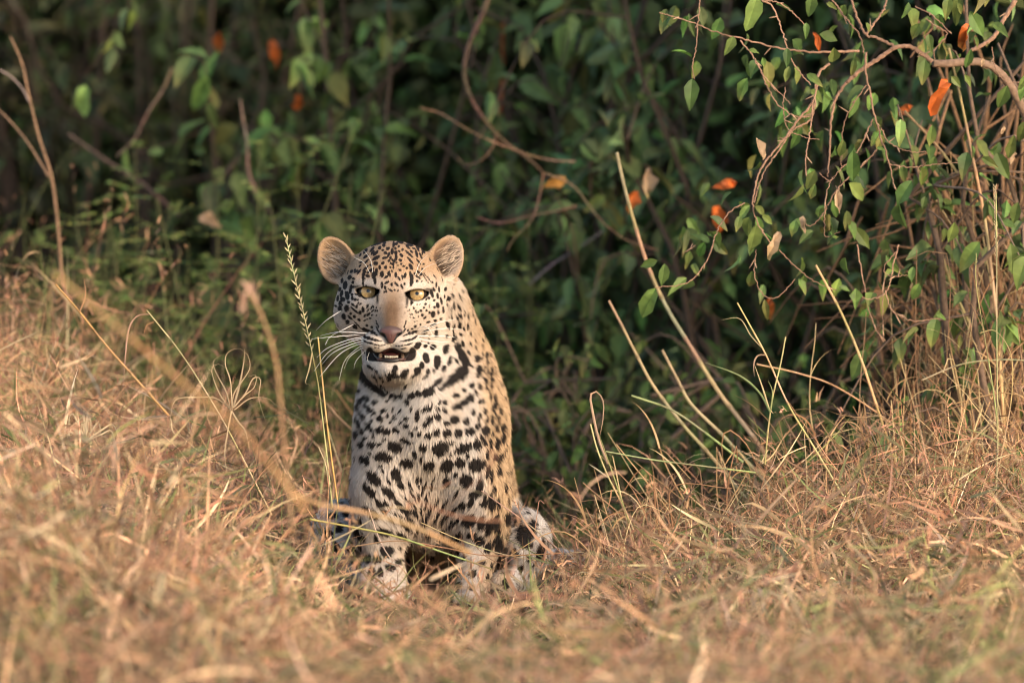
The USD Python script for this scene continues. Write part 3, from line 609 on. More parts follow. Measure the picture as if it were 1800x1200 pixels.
# eyes
M_eye = usdkit.material(stage, '/World/Looks/eye', {'a': ('attribute', {'attribute': 'tint'}),
    'p': ('principled_bsdf', {'roughness': .16, 'specular_ior_level': .4, 'coat_weight': .25, 'coat_roughness': .02})},
    [('a.color', 'p.base_color')], surface='p.BSDF')
for c_, g_ in zip(EYES, (-.0, .0)):
    R = .0175
    (e0,), _h = trace([c_[0]], [c_[1] + 2])
    ctr = P(c_[0] + .5, c_[1] + 3, -.075); ctr[1] = -.0585
    m = trimesh.creation.icosphere(5, 1.0)
    gaze = unit(CAM + np.array([0, 0, 3.2]) - ctr)
    an = np.degrees(np.arccos(np.clip(m.vertices @ gaze, -1, 1)))
    side = unit(np.cross(gaze, [0, 0, 1])); upv = np.cross(side, gaze)
    ang = np.arctan2(m.vertices @ upv, m.vertices @ side)
    iris = np.array([.30, .195, .085]) * (1 + .25 * np.sin(ang * 23 + 3 * np.sin(ang * 7)))[:, None] * (.8 + .4 * sstep(12, 40, an))[:, None]
    iris += (np.array([.26, .19, .10]) - iris) * (.4 * sstep(30, 14, an))[:, None]
    col = np.where((an < 10.5)[:, None], (.004, .004, .004), iris)
    col = col + (np.array([.02, .014, .010]) - col) * sstep(40, 46, an)[:, None]
    bulge = 1 + .05 * np.exp(-(an / 30) ** 2)
    put('eye', m.vertices * bulge[:, None] * R + ctr, m.faces, M_eye, leopard, col, unit(m.vertices), L0)

# nose leather
NC = P(687, 588, -.128)
def nose_sdf(p):
    q = (p - NC) / .001
    x, z, y = np.abs(q[..., 0]), q[..., 2], q[..., 1]
    top = np.sqrt((x / 21) ** 2 + ((z - 4.5) / 10) ** 2 + ((y - 3) / 10) ** 2) - 1
    low = np.sqrt((x / 10) ** 2 + ((z + 2) / 14) ** 2 + ((y - 2) / 9.5) ** 2) - 1
    d = smin(top * 8, low * 9, 5)
    nost = (np.sqrt(((x - 12.5 - .45 * (z + 1)) / 4.2) ** 2 + ((z + 1.5 - .45 * (x - 12)) / 3.4) ** 2 + ((y + 10) / 12) ** 2) - 1) * 4
    d = -smin(-d, nost, 1.0)
    slit = np.maximum(x - .5, np.maximum(z + 0, -(z + 30))) ; slit = np.maximum(slit, y + 7)
    return np.maximum(d, -slit) * .001
g_ = lambda a, b: np.arange(a, b, .0009)
nv, nf = surface_net(nose_sdf, g_(NC[0] - .026, NC[0] + .026), g_(NC[1] - .018, NC[1] + .02), g_(NC[2] - .022, NC[2] + .02))
nn = vertex_normals(nv, nf)
if (nn * (nv - NC)).sum() < 0: nf = nf[:, ::-1]; nn = -nn
q_ = (nv - NC) / .001
ncol = np.tile(np.array([.07, .030, .026]), (len(nv), 1))
edge = np.maximum(sstep(6, 11, q_[:, 2]), sstep(12, 18, np.abs(q_[:, 0])))
ncol += (np.array([.06, .035, .03]) - ncol) * edge[:, None]
ncol = np.where(((np.abs(q_[:, 0]) > 4.5 + .45 * (q_[:, 2] + 11)) & (q_[:, 2] < 2.5 + .25 * (np.abs(q_[:, 0]) - 10)))[:, None], (.006, .005, .005), ncol)
M_nose = tinted('nose_leather', rough=.45, spec=.4, grain=.25, grain_scale=700, bump=.3)
put('nose', nv, nf, M_nose, leopard, ncol, nn, L0)

# mouth: tongue, gum, teeth, dark lower lip
M_dark_tooth = plain('dark_tooth', (.15, .10, .075), .4, .4)  # canines coloured much darker than the incisors
M_tooth = plain('tooth', (.72, .66, .54), .3, .5, .3)
M_wet = tinted('wet_skin', rough=.35, spec=.5, grain=.15, grain_scale=300)
tg = trimesh.creation.icosphere(3, 1.0)
put('tongue', tg.vertices * [.020, .03, .005] + P(688, 621, -.070), tg.faces, M_wet, leopard, (.07, .016, .015), unit(tg.vertices / [.020, .03, .005]), L0)
gum = trimesh.creation.icosphere(3, 1.0)
put('gum', gum.vertices * [.026, .012, .0042] + P(688, 631, -.085), gum.faces, M_wet, leopard, (.045, .018, .016), unit(gum.vertices / [.026, .012, .0042]), L0)
for k in range(6):
    x = 678 + k * 4.0
    t = trimesh.creation.icosphere(2, 1.0)
    put('incisor', t.vertices * [.0021, .0018, .0034 if k in (0, 5) else .0028] + P(x, 626.5, -.094 + abs(k - 2.5) * .0012), t.faces, M_tooth, leopard, None, unit(t.vertices), L0)
for x, s in ((669, 1), (707, -1)):
    v_, f_ = tube([P(x, 630, -.086), P(x - s * .5, 624, -.091), P(x - s * 1.0, 619, -.093)], [.0036, .0031, .0010], 8)
    put('canine_tooth', v_, f_, M_dark_tooth, leopard, None, vertex_normals(v_, f_), L0)
lipp = smooth_line([P(655, 615, -.066), P(661, 625.5, -.078), P(671, 631, -.090), P(687, 634, -.096), P(704, 631, -.090), P(714, 625.5, -.078), P(720, 615, -.066)], 24)
v_, f_ = tube(lipp, .0018 + .0018 * np.cos(np.linspace(-1.5, 1.5, 24)), 8)
put('lower_lip', v_, f_, M_wet, leopard, (.009, .007, .007), vertex_normals(v_, f_), L0)

# whiskers
M_whisker = plain('whisker', (.85, .82, .76), .35, .5)
WH = [((641, 588), (610, 590), (560, 594), (548, 596)), ((640, 592), (610, 598), (575, 612), (557, 628)), ((642, 594), (612, 602), (578, 618), (552, 652)),
      ((643, 598), (615, 606), (585, 620), (566, 640)), ((645, 602), (622, 608), (595, 624), (562, 662)), ((648, 604), (628, 612), (606, 634), (596, 668)),
      ((650, 606), (632, 614), (614, 628), (605, 648)), ((652, 608), (640, 618), (626, 634), (622, 648)), ((622, 570), (606, 578), (580, 592), (572, 606)),
      ((600, 546), (590, 552), (572, 564), (556, 580)), ((655, 610), (648, 622), (646, 632), (650, 640)), ((646, 586), (618, 584), (590, 584), (563, 590)),
      ((735, 578), (755, 570), (775, 566), (800, 561)), ((736, 586), (758, 580), (785, 577), (812, 579)), ((734, 590), (758, 591), (780, 591), (800, 593)),
      ((732, 594), (750, 598), (768, 600), (790, 601)), ((730, 600), (748, 604), (762, 610), (772, 618)), ((728, 604), (742, 612), (754, 618), (764, 616)),
      ((738, 574), (752, 576), (758, 584), (762, 592)), ((736, 582), (752, 576), (766, 570), (782, 562)), ((724, 608), (732, 616), (738, 624), (740, 634))]
for i, w in enumerate(WH):
    s = -1 if w[0][0] < 690 else 1
    dep = [-.085, -.095, -.10 + .01 * (i % 3), -.09 + .02 * (i % 4)]
    q = [P(*xy, y) for xy, y in zip(w, dep)]
    (q0,), _h = trace([w[0][0]], [w[0][1]]); q[0] = q0 + [0, .003, 0]
    v_, f_ = tube(smooth_line(q, 14), np.linspace(.00062, .0002, 14), 4)
    put('whisker', v_, f_, M_whisker, leopard, None, vertex_normals(v_, f_), L0)
for pts in (((650, 480), (640, 462), (622, 452)), ((655, 479), (652, 458), (640, 440)), ((730, 484), (738, 462), (752, 448)), ((735, 485), (748, 470), (768, 462))):
    (q0,), _h = trace([pts[0][0]], [pts[0][1]])
    v_, f_ = tube(smooth_line([q0] + [P(*xy, -.09 - .02 * k) for k, xy in enumerate(pts[1:])], 10), np.linspace(.0004, .00012, 10), 4)
    put('whisker', v_, f_, M_whisker, leopard, None, vertex_normals(v_, f_), L0)

# ================================================================ leaves, twigs and shrubs
LEAF_T = np.array([0, .12, .34, .62, .84, 1.0]); LEAF_W = np.array([.06, .62, 1.0, .82, .42, .03])
def leaves(pos, along, face, length, width, col, rg, droop=.35, fold=.28, edge=None):
    """Many ovate leaves: (n,18,3) points and one face list; along = from stalk to tip, face = upper side."""
    n = len(pos); along = unit(along); face = unit(face - along * (face * along).sum(-1, keepdims=True)); side = np.cross(along, face)
    L = np.broadcast_to(length, (n,))[:, None]; W = np.broadcast_to(width, (n,))[:, None]
    dr = (droop * rg.uniform(.3, 1.7, n))[:, None]; tw = rg.uniform(-.5, .5, n)[:, None]
    t = LEAF_T[None]
    wob = 1 + .14 * rg.standard_normal((n, len(LEAF_T)))
    c = pos[:, None] + along[:, None] * (L * t)[..., None] - face[:, None] * (L * dr * t ** 2)[..., None]
    s = side[:, None] * np.cos(tw * t)[..., None] + face[:, None] * np.sin(tw * t)[..., None]
    up = face[:, None] * (W * LEAF_W * fold)[..., None]
    hw = (W * LEAF_W * .5 * wob)[..., None]
    v = np.stack([c - s * hw + up, c, c + s * hw + up], 2).reshape(n, -1, 3)
    f = []
    for r in range(len(LEAF_T) - 1):
        for k in (0, 1):
            a = r * 3 + k; f += [[a, a + 1, a + 4], [a, a + 4, a + 3]]
    col = np.asarray(col)[:, None] * (1 + .10 * rg.standard_normal((n, 18, 1)))
    mid = np.zeros(18); mid[1::3] = 1
    col = col * (1 + .25 * mid[None, :, None])
    e = rg.random(n) < .3                                                       # some tips and edges gone yellow or brown
    tip = np.repeat(LEAF_T, 3)[None, :, None] ** 3 * e[:, None, None] * .7
    col = col + tip * (np.array([.26, .20, .06]) - col)
    return v, np.array(f), np.clip(col, .003, .8)

def green(rg, n, base, var=.35, yellow=.1):
    c = np.array(base) * np.exp(rg.normal(0, var, (n, 1))) * (1 + rg.normal(0, .10, (n, 3)))
    y = rg.random(n) < yellow
    c[y] = np.array([.14, .135, .035]) * rg.uniform(.6, 1.2, (y.sum(), 1))
    return c

def in_frame(p, m=30):
    u, v = pix(p); return (u > -m) & (u < 1800 + m) & (v > -m) & (v < 1200 + m)

def place_leaves(parent, loc, v, f, col, rank, most=300, orange=()):
    """The largest leaves in view one by one, what is left as one part."""
    order = np.argsort(-rank); ind = order[:most]; ind = ind[rank[ind] > 0]
    for i in ind:
        p = put('leaf', v[i], f, M_leaf, parent, col[i], None, loc)
        if i in orange: tag(p, orange[i])
    rest = np.setdiff1d(np.arange(len(v)), ind)
    if len(rest):
        o = (np.arange(len(rest)) * v.shape[1])[:, None, None]
        tag(put('foliage', v[rest].reshape(-1, 3), (f[None] + o).reshape(-1, 3), M_leaf, parent, col[rest].reshape(-1, 3), None, loc), kind='stuff')

BARK = np.array([.145, .095, .065])
def shrub(name, label, px, y, height, spread, n_stem, n_leaf, leaf_len, base_col, seed, parts=120, group=None, lean=(0, 0), twigs=7,
          droop=.35, ratio=.48, low=0.0, orange=0, yellow=.04, bark=BARK, extra=None):
    rg = np.random.default_rng(seed)
    x = P(px, 600, y)[0]; b = np.array([x, y, float(gh(x, y)) - .02])
    t = thing(name, label, 'shrub', b, group)
    seats, dirs = [], []
    for s in range(n_stem):
        az = rg.uniform(0, 2 * np.pi); out = spread * rg.uniform(.25, 1.0)
        tip = b + np.array([np.cos(az) * out + lean[0], np.sin(az) * out * .7 + lean[1], height * rg.uniform(.55, 1.05)])
        foot = b + np.array([np.cos(az), np.sin(az), 0]) * spread * .12 * rg.random()
        mid = (foot + tip) / 2 + np.array([rg.normal(0, .08), rg.normal(0, .08), height * rg.uniform(.05, .22)])
        q = (foot + mid) / 2 + rg.normal(0, .035, 3)
        l = smooth_line([foot, q, mid, (mid + tip) / 2 + rg.normal(0, .06, 3), tip], 14)
        v_, f_ = tube(l, np.linspace(.009, .0028, 14) * rg.uniform(.7, 1.3), 5)
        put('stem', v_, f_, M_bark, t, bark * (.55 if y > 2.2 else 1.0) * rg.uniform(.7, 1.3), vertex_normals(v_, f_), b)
        for k in range(twigs):
            i = int(rg.integers(2, 13)); o = l[i]
            d = unit(unit(l[min(i + 1, 13)] - l[i - 1]) * .5 + rg.normal(0, .7, 3)); ln = rg.uniform(.14, .42) * (.5 + height * .4)
            e = o + d * ln + np.array([0, 0, -ln * rg.uniform(.1, .7)])
            m = o + d * ln * .5 + rg.normal(0, .02, 3)
            tl = smooth_line([o, m, e], 9)
            v_, f_ = tube(tl, np.linspace(.0028, .0011, 9), 4)
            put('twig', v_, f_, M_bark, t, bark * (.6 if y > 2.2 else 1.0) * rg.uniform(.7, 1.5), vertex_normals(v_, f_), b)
            seats.append(tl[2:]); dirs.append(np.gradient(tl, axis=0)[2:])
        seats.append(l[6:]); dirs.append(np.gradient(l, axis=0)[6:])
    seats, dirs = np.vstack(seats), unit(np.vstack(dirs))
    ok = seats[:, 2] > b[2] + low * height; seats, dirs = seats[ok], dirs[ok]
    k = rg.integers(0, len(seats), n_leaf)
    pos = seats[k] + rg.normal(0, .008, (n_leaf, 3))
    al = unit(dirs[k] * .35 + rg.normal(0, .55, (n_leaf, 3)) + np.array([0, 0, -.55]))
    fc = unit(np.array([0, -.35, 1.0]) + rg.normal(0, .5, (n_leaf, 3)))
    L = leaf_len * rg.uniform(.45, 1.4, n_leaf)
    col = green(rg, n_leaf, base_col, yellow=yellow)
    marks = {}
    v, f, col = leaves(pos, al, fc, L, L * ratio * rg.uniform(.85, 1.15, n_leaf), col, rg, droop)
    rank = np.where(in_frame(pos), L / (pos[:, 1] + 20), 0)
    place_leaves(t, b, v, f, col, rank, parts)
    return t

def hanging_leaf(parent, loc, px, py, y, length, ang, col, rg, label=None, ratio=.48, name='leaf', droop=.25):
    """One leaf of the photograph: its middle at (px, py), length in pixels, ang = direction of the tip (degrees, 90 = down)."""
    L = length * 1e-3 * (y + 20) / 20
    a = math.radians(ang); al = unit(np.array([math.cos(a), rg.normal(0, .25), -math.sin(a)]))
    pos = P(px, py, y) - al * L / 2
    fc = unit(np.array([rg.normal(.15, .35), -1.0, .45 + rg.normal(0, .2)]))
    v, f, c = leaves(pos[None], al[None], fc[None], np.array([L]), np.array([L * ratio]), np.array([col]), rg, droop)
    if col[0] > .29:                                                             # withered: crumpled and ragged, browned in patches
        v = v + rg.normal(0, L * .045, v.shape); c = c * np.exp(rg.normal(-.1, .32, (1, 18, 1)))
    p = put(name, v[0], f, M_leaf, parent, c[0], None, loc)
    if label: tag(p, label)
    return p

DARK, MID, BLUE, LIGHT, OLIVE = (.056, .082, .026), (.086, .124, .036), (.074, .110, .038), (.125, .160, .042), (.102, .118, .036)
ORANGE = (.42, .095, .018)

# far thicket: reads as one dark mass
rg = np.random.default_rng(5)
proto = UsdGeom.PointInstancer.Define(stage, new_path(None, 'thicket'))
tag(proto, 'dark tangled thicket of leaves closing off the whole background', 'thicket', kind='stuff')
pv, pf, pc = [], [], []
N_T = 9
for k in range(N_T):
    n = 70
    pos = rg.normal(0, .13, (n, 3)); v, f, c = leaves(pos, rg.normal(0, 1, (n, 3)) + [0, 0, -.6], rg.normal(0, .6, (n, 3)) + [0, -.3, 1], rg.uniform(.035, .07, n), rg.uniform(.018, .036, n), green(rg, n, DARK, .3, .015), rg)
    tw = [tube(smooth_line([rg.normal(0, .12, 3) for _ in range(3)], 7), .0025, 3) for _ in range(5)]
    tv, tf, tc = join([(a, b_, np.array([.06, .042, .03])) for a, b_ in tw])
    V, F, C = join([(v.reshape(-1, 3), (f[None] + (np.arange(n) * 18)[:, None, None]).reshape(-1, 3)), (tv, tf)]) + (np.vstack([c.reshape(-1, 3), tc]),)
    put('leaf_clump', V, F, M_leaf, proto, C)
names = [p.GetPath() for p in proto.GetPrim().GetChildren()]
proto.CreatePrototypesRel().SetTargets(names)
n = 7000
tx, ty = rg.uniform(-6, 8, n), 5.0 + 4.5 * rg.random(n) ** 1.3
edge_z = 2.6 + .6 * np.sin(tx * 1.3) + .5 * rg.random(n)
tz = gh(tx, ty) + rg.random(n) * edge_z
# bush carried on out of view at the right, added to shade the background
m = 1500
x2, y2 = rg.uniform(1.25, 4.5, m), rg.uniform(.9, 5, m)
tx, ty, tz = np.r_[tx, x2], np.r_[ty, y2], np.r_[tz, gh(x2, y2) + rg.random(m) * 2.3]
n = len(tx)
proto.CreateProtoIndicesAttr(Vt.IntArray.FromNumpy(rg.integers(0, N_T, n).astype(np.int32)))
proto.CreatePositionsAttr(Vt.Vec3fArray.FromNumpy(np.stack([tx, ty, tz], 1).astype(np.float32)))
an = rg.uniform(0, 2 * np.pi, n)
proto.CreateOrientationsAttr(Vt.QuathArray([Gf.Quath(float(np.cos(a / 2)), 0, 0, float(np.sin(a / 2))) for a in an]))
proto.CreateScalesAttr(Vt.Vec3fArray.FromNumpy(np.repeat(rg.uniform(.8, 1.4, (n, 1)), 3, 1).astype(np.float32)))

# shrubs standing in front of the thicket, left to right
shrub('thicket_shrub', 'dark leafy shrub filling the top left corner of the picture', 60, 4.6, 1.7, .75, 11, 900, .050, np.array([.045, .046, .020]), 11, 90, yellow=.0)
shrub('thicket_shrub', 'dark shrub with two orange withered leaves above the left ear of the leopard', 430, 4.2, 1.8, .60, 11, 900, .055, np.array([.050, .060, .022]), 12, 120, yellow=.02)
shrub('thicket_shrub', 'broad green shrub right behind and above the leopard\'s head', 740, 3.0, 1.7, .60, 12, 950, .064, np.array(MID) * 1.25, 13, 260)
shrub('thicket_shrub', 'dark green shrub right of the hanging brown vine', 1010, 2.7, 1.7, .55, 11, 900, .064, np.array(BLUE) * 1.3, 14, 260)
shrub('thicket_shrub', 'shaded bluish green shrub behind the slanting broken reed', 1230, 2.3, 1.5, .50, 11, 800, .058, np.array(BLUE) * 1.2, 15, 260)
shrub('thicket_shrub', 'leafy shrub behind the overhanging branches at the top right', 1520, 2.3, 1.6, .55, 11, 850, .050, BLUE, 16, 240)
shrub('thicket_shrub', 'green shrub at the right edge behind the brown stalks', 1765, .62, 1.15, .22, 7, 330, .044, np.array(MID) * 1.1, 17, 240)
shrub('low_shrub', 'low olive bush right beside the leopard\'s shoulder', 960, 2.1, .62, .34, 12, 900, .032, np.array(OLIVE) * 1.2, 18, 200, ratio=.75, droop=.2)
shrub('low_shrub', 'low dark bush under the slanting broken reed', 1120, 1.9, .60, .32, 12, 800, .030, MID, 19, 200, ratio=.65)
shrub('low_shrub', 'low shaded bush behind the right grass stand', 1380, 1.7, .55, .34, 11, 700, .034, MID, 20, 160, ratio=.6)
shrub('low_shrub', 'low green bush left behind the leopard\'s whiskers', 545, 2.6, .62, .30, 11, 800, .028, OLIVE, 21, 160, ratio=.6)
shrub('low_shrub', 'low green bush just behind the leopard\'s raised neck', 800, 2.6, .75, .30, 11, 800, .032, MID, 27, 160, ratio=.6)

shrub('dead_shrub', 'leafless tangle of thin brown twigs at the right edge behind the tall tan reed', 1775, .95, 1.15, .30, 12, 40, .030, (.20, .11, .05), 28, 40, twigs=6, bark=np.array([.17, .095, .05]))
shrub('dead_shrub', 'leafless brown tangle at the far right below the orange leaf', 1690, 1.0, .85, .26, 10, 40, .030, (.20, .11, .05), 29, 40, twigs=6, bark=np.array([.16, .09, .05]))

# feathery herbs on the left bank
def herb(label, px, y, top, seed, n_st=7):
    rg = np.random.default_rng(seed); x = P(px, 600, y)[0]; b = np.array([x, y, float(gh(x, y))])
    t = thing('feathery_herb', label, 'herb', b); vs, cs = [], []
    H = P(px, top, y)[2] - b[2]
    for s in range(n_st):
        tip = b + np.array([rg.normal(0, .10), rg.normal(0, .08), H * rg.uniform(.6, 1.05)])
        l = smooth_line([b + rg.normal(0, .015, 3) * [1, 1, 0], (b + tip) / 2 + rg.normal(0, .03, 3), tip], 16)
        v_, f_ = tube(l, np.linspace(.0028, .001, 16), 4)
        put('stem', v_, f_, M_bark, t, (.10, .10, .04), vertex_normals(v_, f_), b)
        for i in range(4, 16, 1):                                               # pinnate leaves: paired leaflets on a thin rib
            az = rg.uniform(0, 6.28); d = unit(np.array([np.cos(az), np.sin(az) * .7, rg.uniform(-.1, .5)])); ln = rg.uniform(.05, .10)
            m = 7; tt = np.linspace(.25, 1, m)[:, None]; c0 = l[i] + d * ln * tt; sd = unit(np.cross(d, [0, 0, 1.0]))
            for sg in (-1, 1):
                v, f, c = leaves(c0, np.tile(sd * sg + d * .35, (m, 1)), np.tile([0, -.3, 1.0], (m, 1)) + rg.normal(0, .3, (m, 3)), .014, .0065, green(rg, m, LIGHT, .22, .12), rg, .1)
                vs.append(v); cs.append(c)
    v = np.vstack(vs); c = np.vstack(cs)
    o = (np.arange(len(v)) * 18)[:, None, None]
    tag(put('leaflets', v.reshape(-1, 3), (f[None] + o).reshape(-1, 3), M_leaf, t, c.reshape(-1, 3), None, b), kind='stuff')
for k, (px, y, top, lab) in enumerate([
    (100, 2.9, 330, 'feathery green herb nearest the left edge, behind the dead forked stems'), (185, 2.5, 270, 'feathery yellow-green herb under the slanting bare twig'),
    (290, 2.2, 360, 'feathery herb rising from dry grass left of the pale dead leaf'), (370, 2.6, 300, 'feathery herb between the pale dead leaf and the dead fork'),
    (455, 2.3, 250, 'tallest feathery green herb, left of the leopard\'s ear'), (520, 2.0, 330, 'feathery green herb close to the leopard\'s left ear'),
    (580, 2.4, 350, 'feathery herb just above the leopard\'s left ear'), (885, 2.2, 380, 'feathery herb right of the leopard\'s right ear')]):
    herb(lab, px, y, top, 60 + k)

# ---------------------------------------------------------------- the bush that leans in from the right, in focus
rg = np.random.default_rng(31)
bx = P(1905, 600, .55)[0]; OB = np.array([bx, .55, float(gh(bx, .55))])
over = thing('overhanging_shrub', 'sparse shrub with thin brown branches and hanging green leaves at the top right', 'shrub', OB)
def twig(pts, r0, r1, y, name='branch', col=None, n=None):
    n = n or 8 * len(pts)
    q = [P(*p[:2], y + (p[2] if len(p) > 2 else 0)) for p in pts]
    l = smooth_line(q, n); l[1:-1] += rg.normal(0, .0007, (n - 2, 3))
    rr = np.linspace(r0, r1, n) * (1 + .18 * (rg.random(n) < .15))              # nodes
    v_, f_ = tube(l, rr, 6)
    put(name, v_, f_, M_bark, over, (np.array([.27, .155, .10]) if col is None else np.array(col)) * rg.uniform(.75, 1.2), vertex_normals(v_, f_), OB)
    return l
def Z5(*zz): return [(1200 + a / 2.667, b / 2.667) for a, b in zz]
def Z6(*zz): return [(1000 + a / 2.25, 430 + b / 2.25) for a, b in zz]
lines = []
foot = [P(1905, 1030, .55), P(1880, 700, .6), P(1850, 350, .55), P(1760, 130, .45), P(1640, 112, .4)]
v_, f_ = tube(smooth_line(foot, 40), np.linspace(.012, .007, 40), 8); put('stem', v_, f_, M_bark, over, (.19, .12, .08), vertex_normals(v_, f_), OB)
for pts, r0, r1, y in [
    (Z5((1170, 290), (1080, 225), (1000, 222), (930, 268), (850, 320), (770, 385)), .0062, .0045, .38),
    (Z5((770, 385), (720, 460), (697, 560), (688, 700), (680, 830)), .0042, .0016, .38),
    (Z5((830, 240), (690, 245), (560, 240), (420, 220), (290, 185), (150, 150), (0, 90)), .0034, .0012, .36),
    (Z5((0, 90), (-60, 75), (-110, 60)), .0014, .0010, .36),
    (Z5((1000, 222), (900, 175), (860, 165), (830, 110), (790, 0)), .0040, .0024, .40),
    (Z5((860, 165), (900, 110), (945, 40), (955, -20)), .0030, .0018, .42),
    (Z5((370, 0), (420, 30), (460, 130), (490, 220), (520, 300), (600, 400)), .0022, .0012, .34),
    (Z5((380, 5), (440, 10), (500, 45), (570, 115)), .0020, .0010, .34),
    (Z5((860, 245), (858, 340), (890, 490), (920, 620), (960, 740), (995, 885)), .0034, .0014, .34),
    (Z5((690, 300), (640, 340), (610, 470), (540, 565), (460, 670), (380, 770), (340, 870), (330, 980), (370, 1080), (415, 1140)), .0036, .0013, .36),
    (Z5((620, 470), (600, 560), (520, 610), (440, 720), (370, 830), (335, 950)), .0026, .0014, .40),
    (Z5((640, 380), (612, 480), (605, 560), (590, 660), (575, 760), (580, 825)), .0026, .0010, .33),
    (Z5((270, 190), (340, 280), (390, 390), (430, 470), (480, 520), (545, 550), (600, 545)), .0022, .0011, .33),
    (Z5((340, 285), (400, 380), (460, 440), (505, 490)), .0014, .0008, .32),
    (Z5((930, 600), (970, 670), (1060, 710), (1140, 712)), .0016, .0009, .33),
    (Z5((960, 765), (1060, 785), (1180, 772), (1290, 765)), .0013, .0008, .36),
    (Z5((910, 705), (840, 775), (760, 850), (700, 920), (660, 1000), (600, 1060), (550, 1020)), .0022, .0009, .36),
    (Z5((890, 560), (850, 650), (800, 740), (740, 795), (690, 845), (640, 810)), .0020, .0009, .35),
    (Z5((290, 950), (210, 1005), (160, 1090), (125, 1200)), .0018, .0011, .36),
    (Z5((80, 0), (72, 120), (60, 240), (45, 310), (55, 372)), .0018, .0009, .33),
    (Z5((480, 410), (472, 500), (490, 600), (560, 640), (640, 655)), .0014, .0008, .33),
    (Z5((860, 400), (800, 490), (755, 580), (745, 700), (740, 860)), .0016, .0008, .38),
    (Z5((700, 830), (672, 920), (665, 1050), (670, 1110), (740, 1085)), .0014, .0008, .36),
    (Z5((1140, 90), (1180, 120), (1240, 160), (1180, 240), (1200, 330)), .0018, .0010, .42),
    (Z5((1450, 220), (1470, 330), (1520, 385), (1580, 385)), .0015, .0009, .38),
    (Z5((1560, 0), (1490, 120), (1440, 190), (1350, 240)), .0060, .0040, .45),
    (Z5((700, 0), (760, 80), (830, 170), (850, 250)), .0022, .0016, .42),
    (Z5((1090, 30), (1180, 80), (1260, 160)), .0018, .0010, .42),
    (Z5((0, 1190), (60, 1150)), .001, .001, .4),
    (Z6((570, 0), (540, 70), (470, 150), (340, 170)), .0018, .0009, .36),
    (Z6((740, 20), (735, 120), (770, 200), (830, 205), (895, 135)), .0016, .0010, .34),
    (Z6((830, 20), (900, 90), (980, 150), (1060, 180)), .0014, .0008, .35),
    (Z6((1305, 0), (1285, 70), (1260, 180), (1200, 215), (1150, 205)), .0018, .0008, .34),
    (Z6((1300, 20), (1245, 90), (1270, 125), (1340, 122)), .0014, .0008, .34),
    (Z6((1250, 180), (1280, 260), (1360, 300), (1470, 290)), .0016, .0008, .34),
    (Z6((1140, 0), (1165, 150), (1200, 300), (1245, 385)), .0020, .0010, .38),
    (Z6((1250, 120), (1240, 240), (1245, 380)), .0014, .0009, .36)]:
    lines.append((twig(pts, r0 * .72, r1 * .85, y), y))
for l, y in lines:                                                              # buds, spurs and stub twigs
    for k in range(max(2, len(l) // 14)):
        i = int(rg.integers(2, len(l) - 2)); d = unit(unit(l[i + 1] - l[i]) + rg.normal(0, .8, 3)); ln = rg.uniform(.006, .022)
        v_, f_ = tube(np.stack([l[i], l[i] + d * ln * .6, l[i] + d * ln]), [.0013, .0012, .0004], 4)
        put('spur', v_, f_, M_bark, over, np.array([.30, .19, .12]) * rg.uniform(.8, 1.3), vertex_normals(v_, f_), OB)
GR = np.array([.078, .122, .030])
for a, b_, ln, an in [(325, 70, 170, 108), (40, 440, 145, 97), (580, 145, 75, 95), (685, 175, 95, 10), (710, 270, 120, 85), (540, 350, 85, 75), (620, 375, 95, 42), (630, 452, 95, 48), (705, 412, 85, 75),
        (800, 785, 165, 92), (1035, 905, 140, 120), (1015, 1025, 155, 95), (1165, 640, 110, 100), (1320, 770, 130, 98), (1380, 115, 140, 70), (1490, 135, 100, 30), (1090, 150, 95, 115), (745, 700, 90, 95),
        (932, 698, 45, 20), (600, 845, 100, 105), (535, 905, 105, 118), (650, 1000, 75, 130), (768, 1035, 95, 95), (842, 1115, 120, 55), (288, 995, 85, 130), (300, 1070, 115, 100), (368, 988, 70, 35), (335, 1120, 135, 100),
        (1262, 1092, 110, 110), (820, 900, 125, 45), (222, 215, 95, 110), (160, 140, 120, 115), (312, 330, 70, 100), (275, 425, 135, 105), (490, 348, 75, 100), (380, 295, 60, 85), (490, 270, 90, 90), (1285, 60, 150, 95),
        (1283, 385, 70, 50), (800, 1075, 95, 60), (1160, 205, 90, 80), (1340, 380, 70, 60), (1595, 390, 90, 100), (335, 240, 50, 20), (520, 1070, 80, 110), (400, 1030, 70, 30), (260, 1050, 80, 100), (1410, 700, 110, 60),
        (1500, 780, 140, 75), (1440, 760, 90, 20), (1540, 690, 120, 100), (1130, 950, 60, 95), (870, 130, 50, 60), (800, 320, 80, 95), (1380, 200, 60, 60), (1500, 460, 130, 105), (1130, 340, 120, 105), (1340, 280, 110, 100),
        (610, 900, 80, 100), (1560, 1000, 110, 100), (1590, 620, 110, 110), (600, 30, 110, 95), (1240, 40, 110, 100), (1050, 50, 80, 110), (700, 30, 60, 40), (1300, 40, 60, 60)]:
    x, yy = 1200 + a / 2.667, b_ / 2.667
    hanging_leaf(over, OB, x, yy, .34 + rg.normal(0, .05), ln / 2.667, an + rg.normal(0, 5), GR * np.exp(rg.normal(0, .22)) * np.array([rg.uniform(.85, 1.35), 1, 1]), rg)
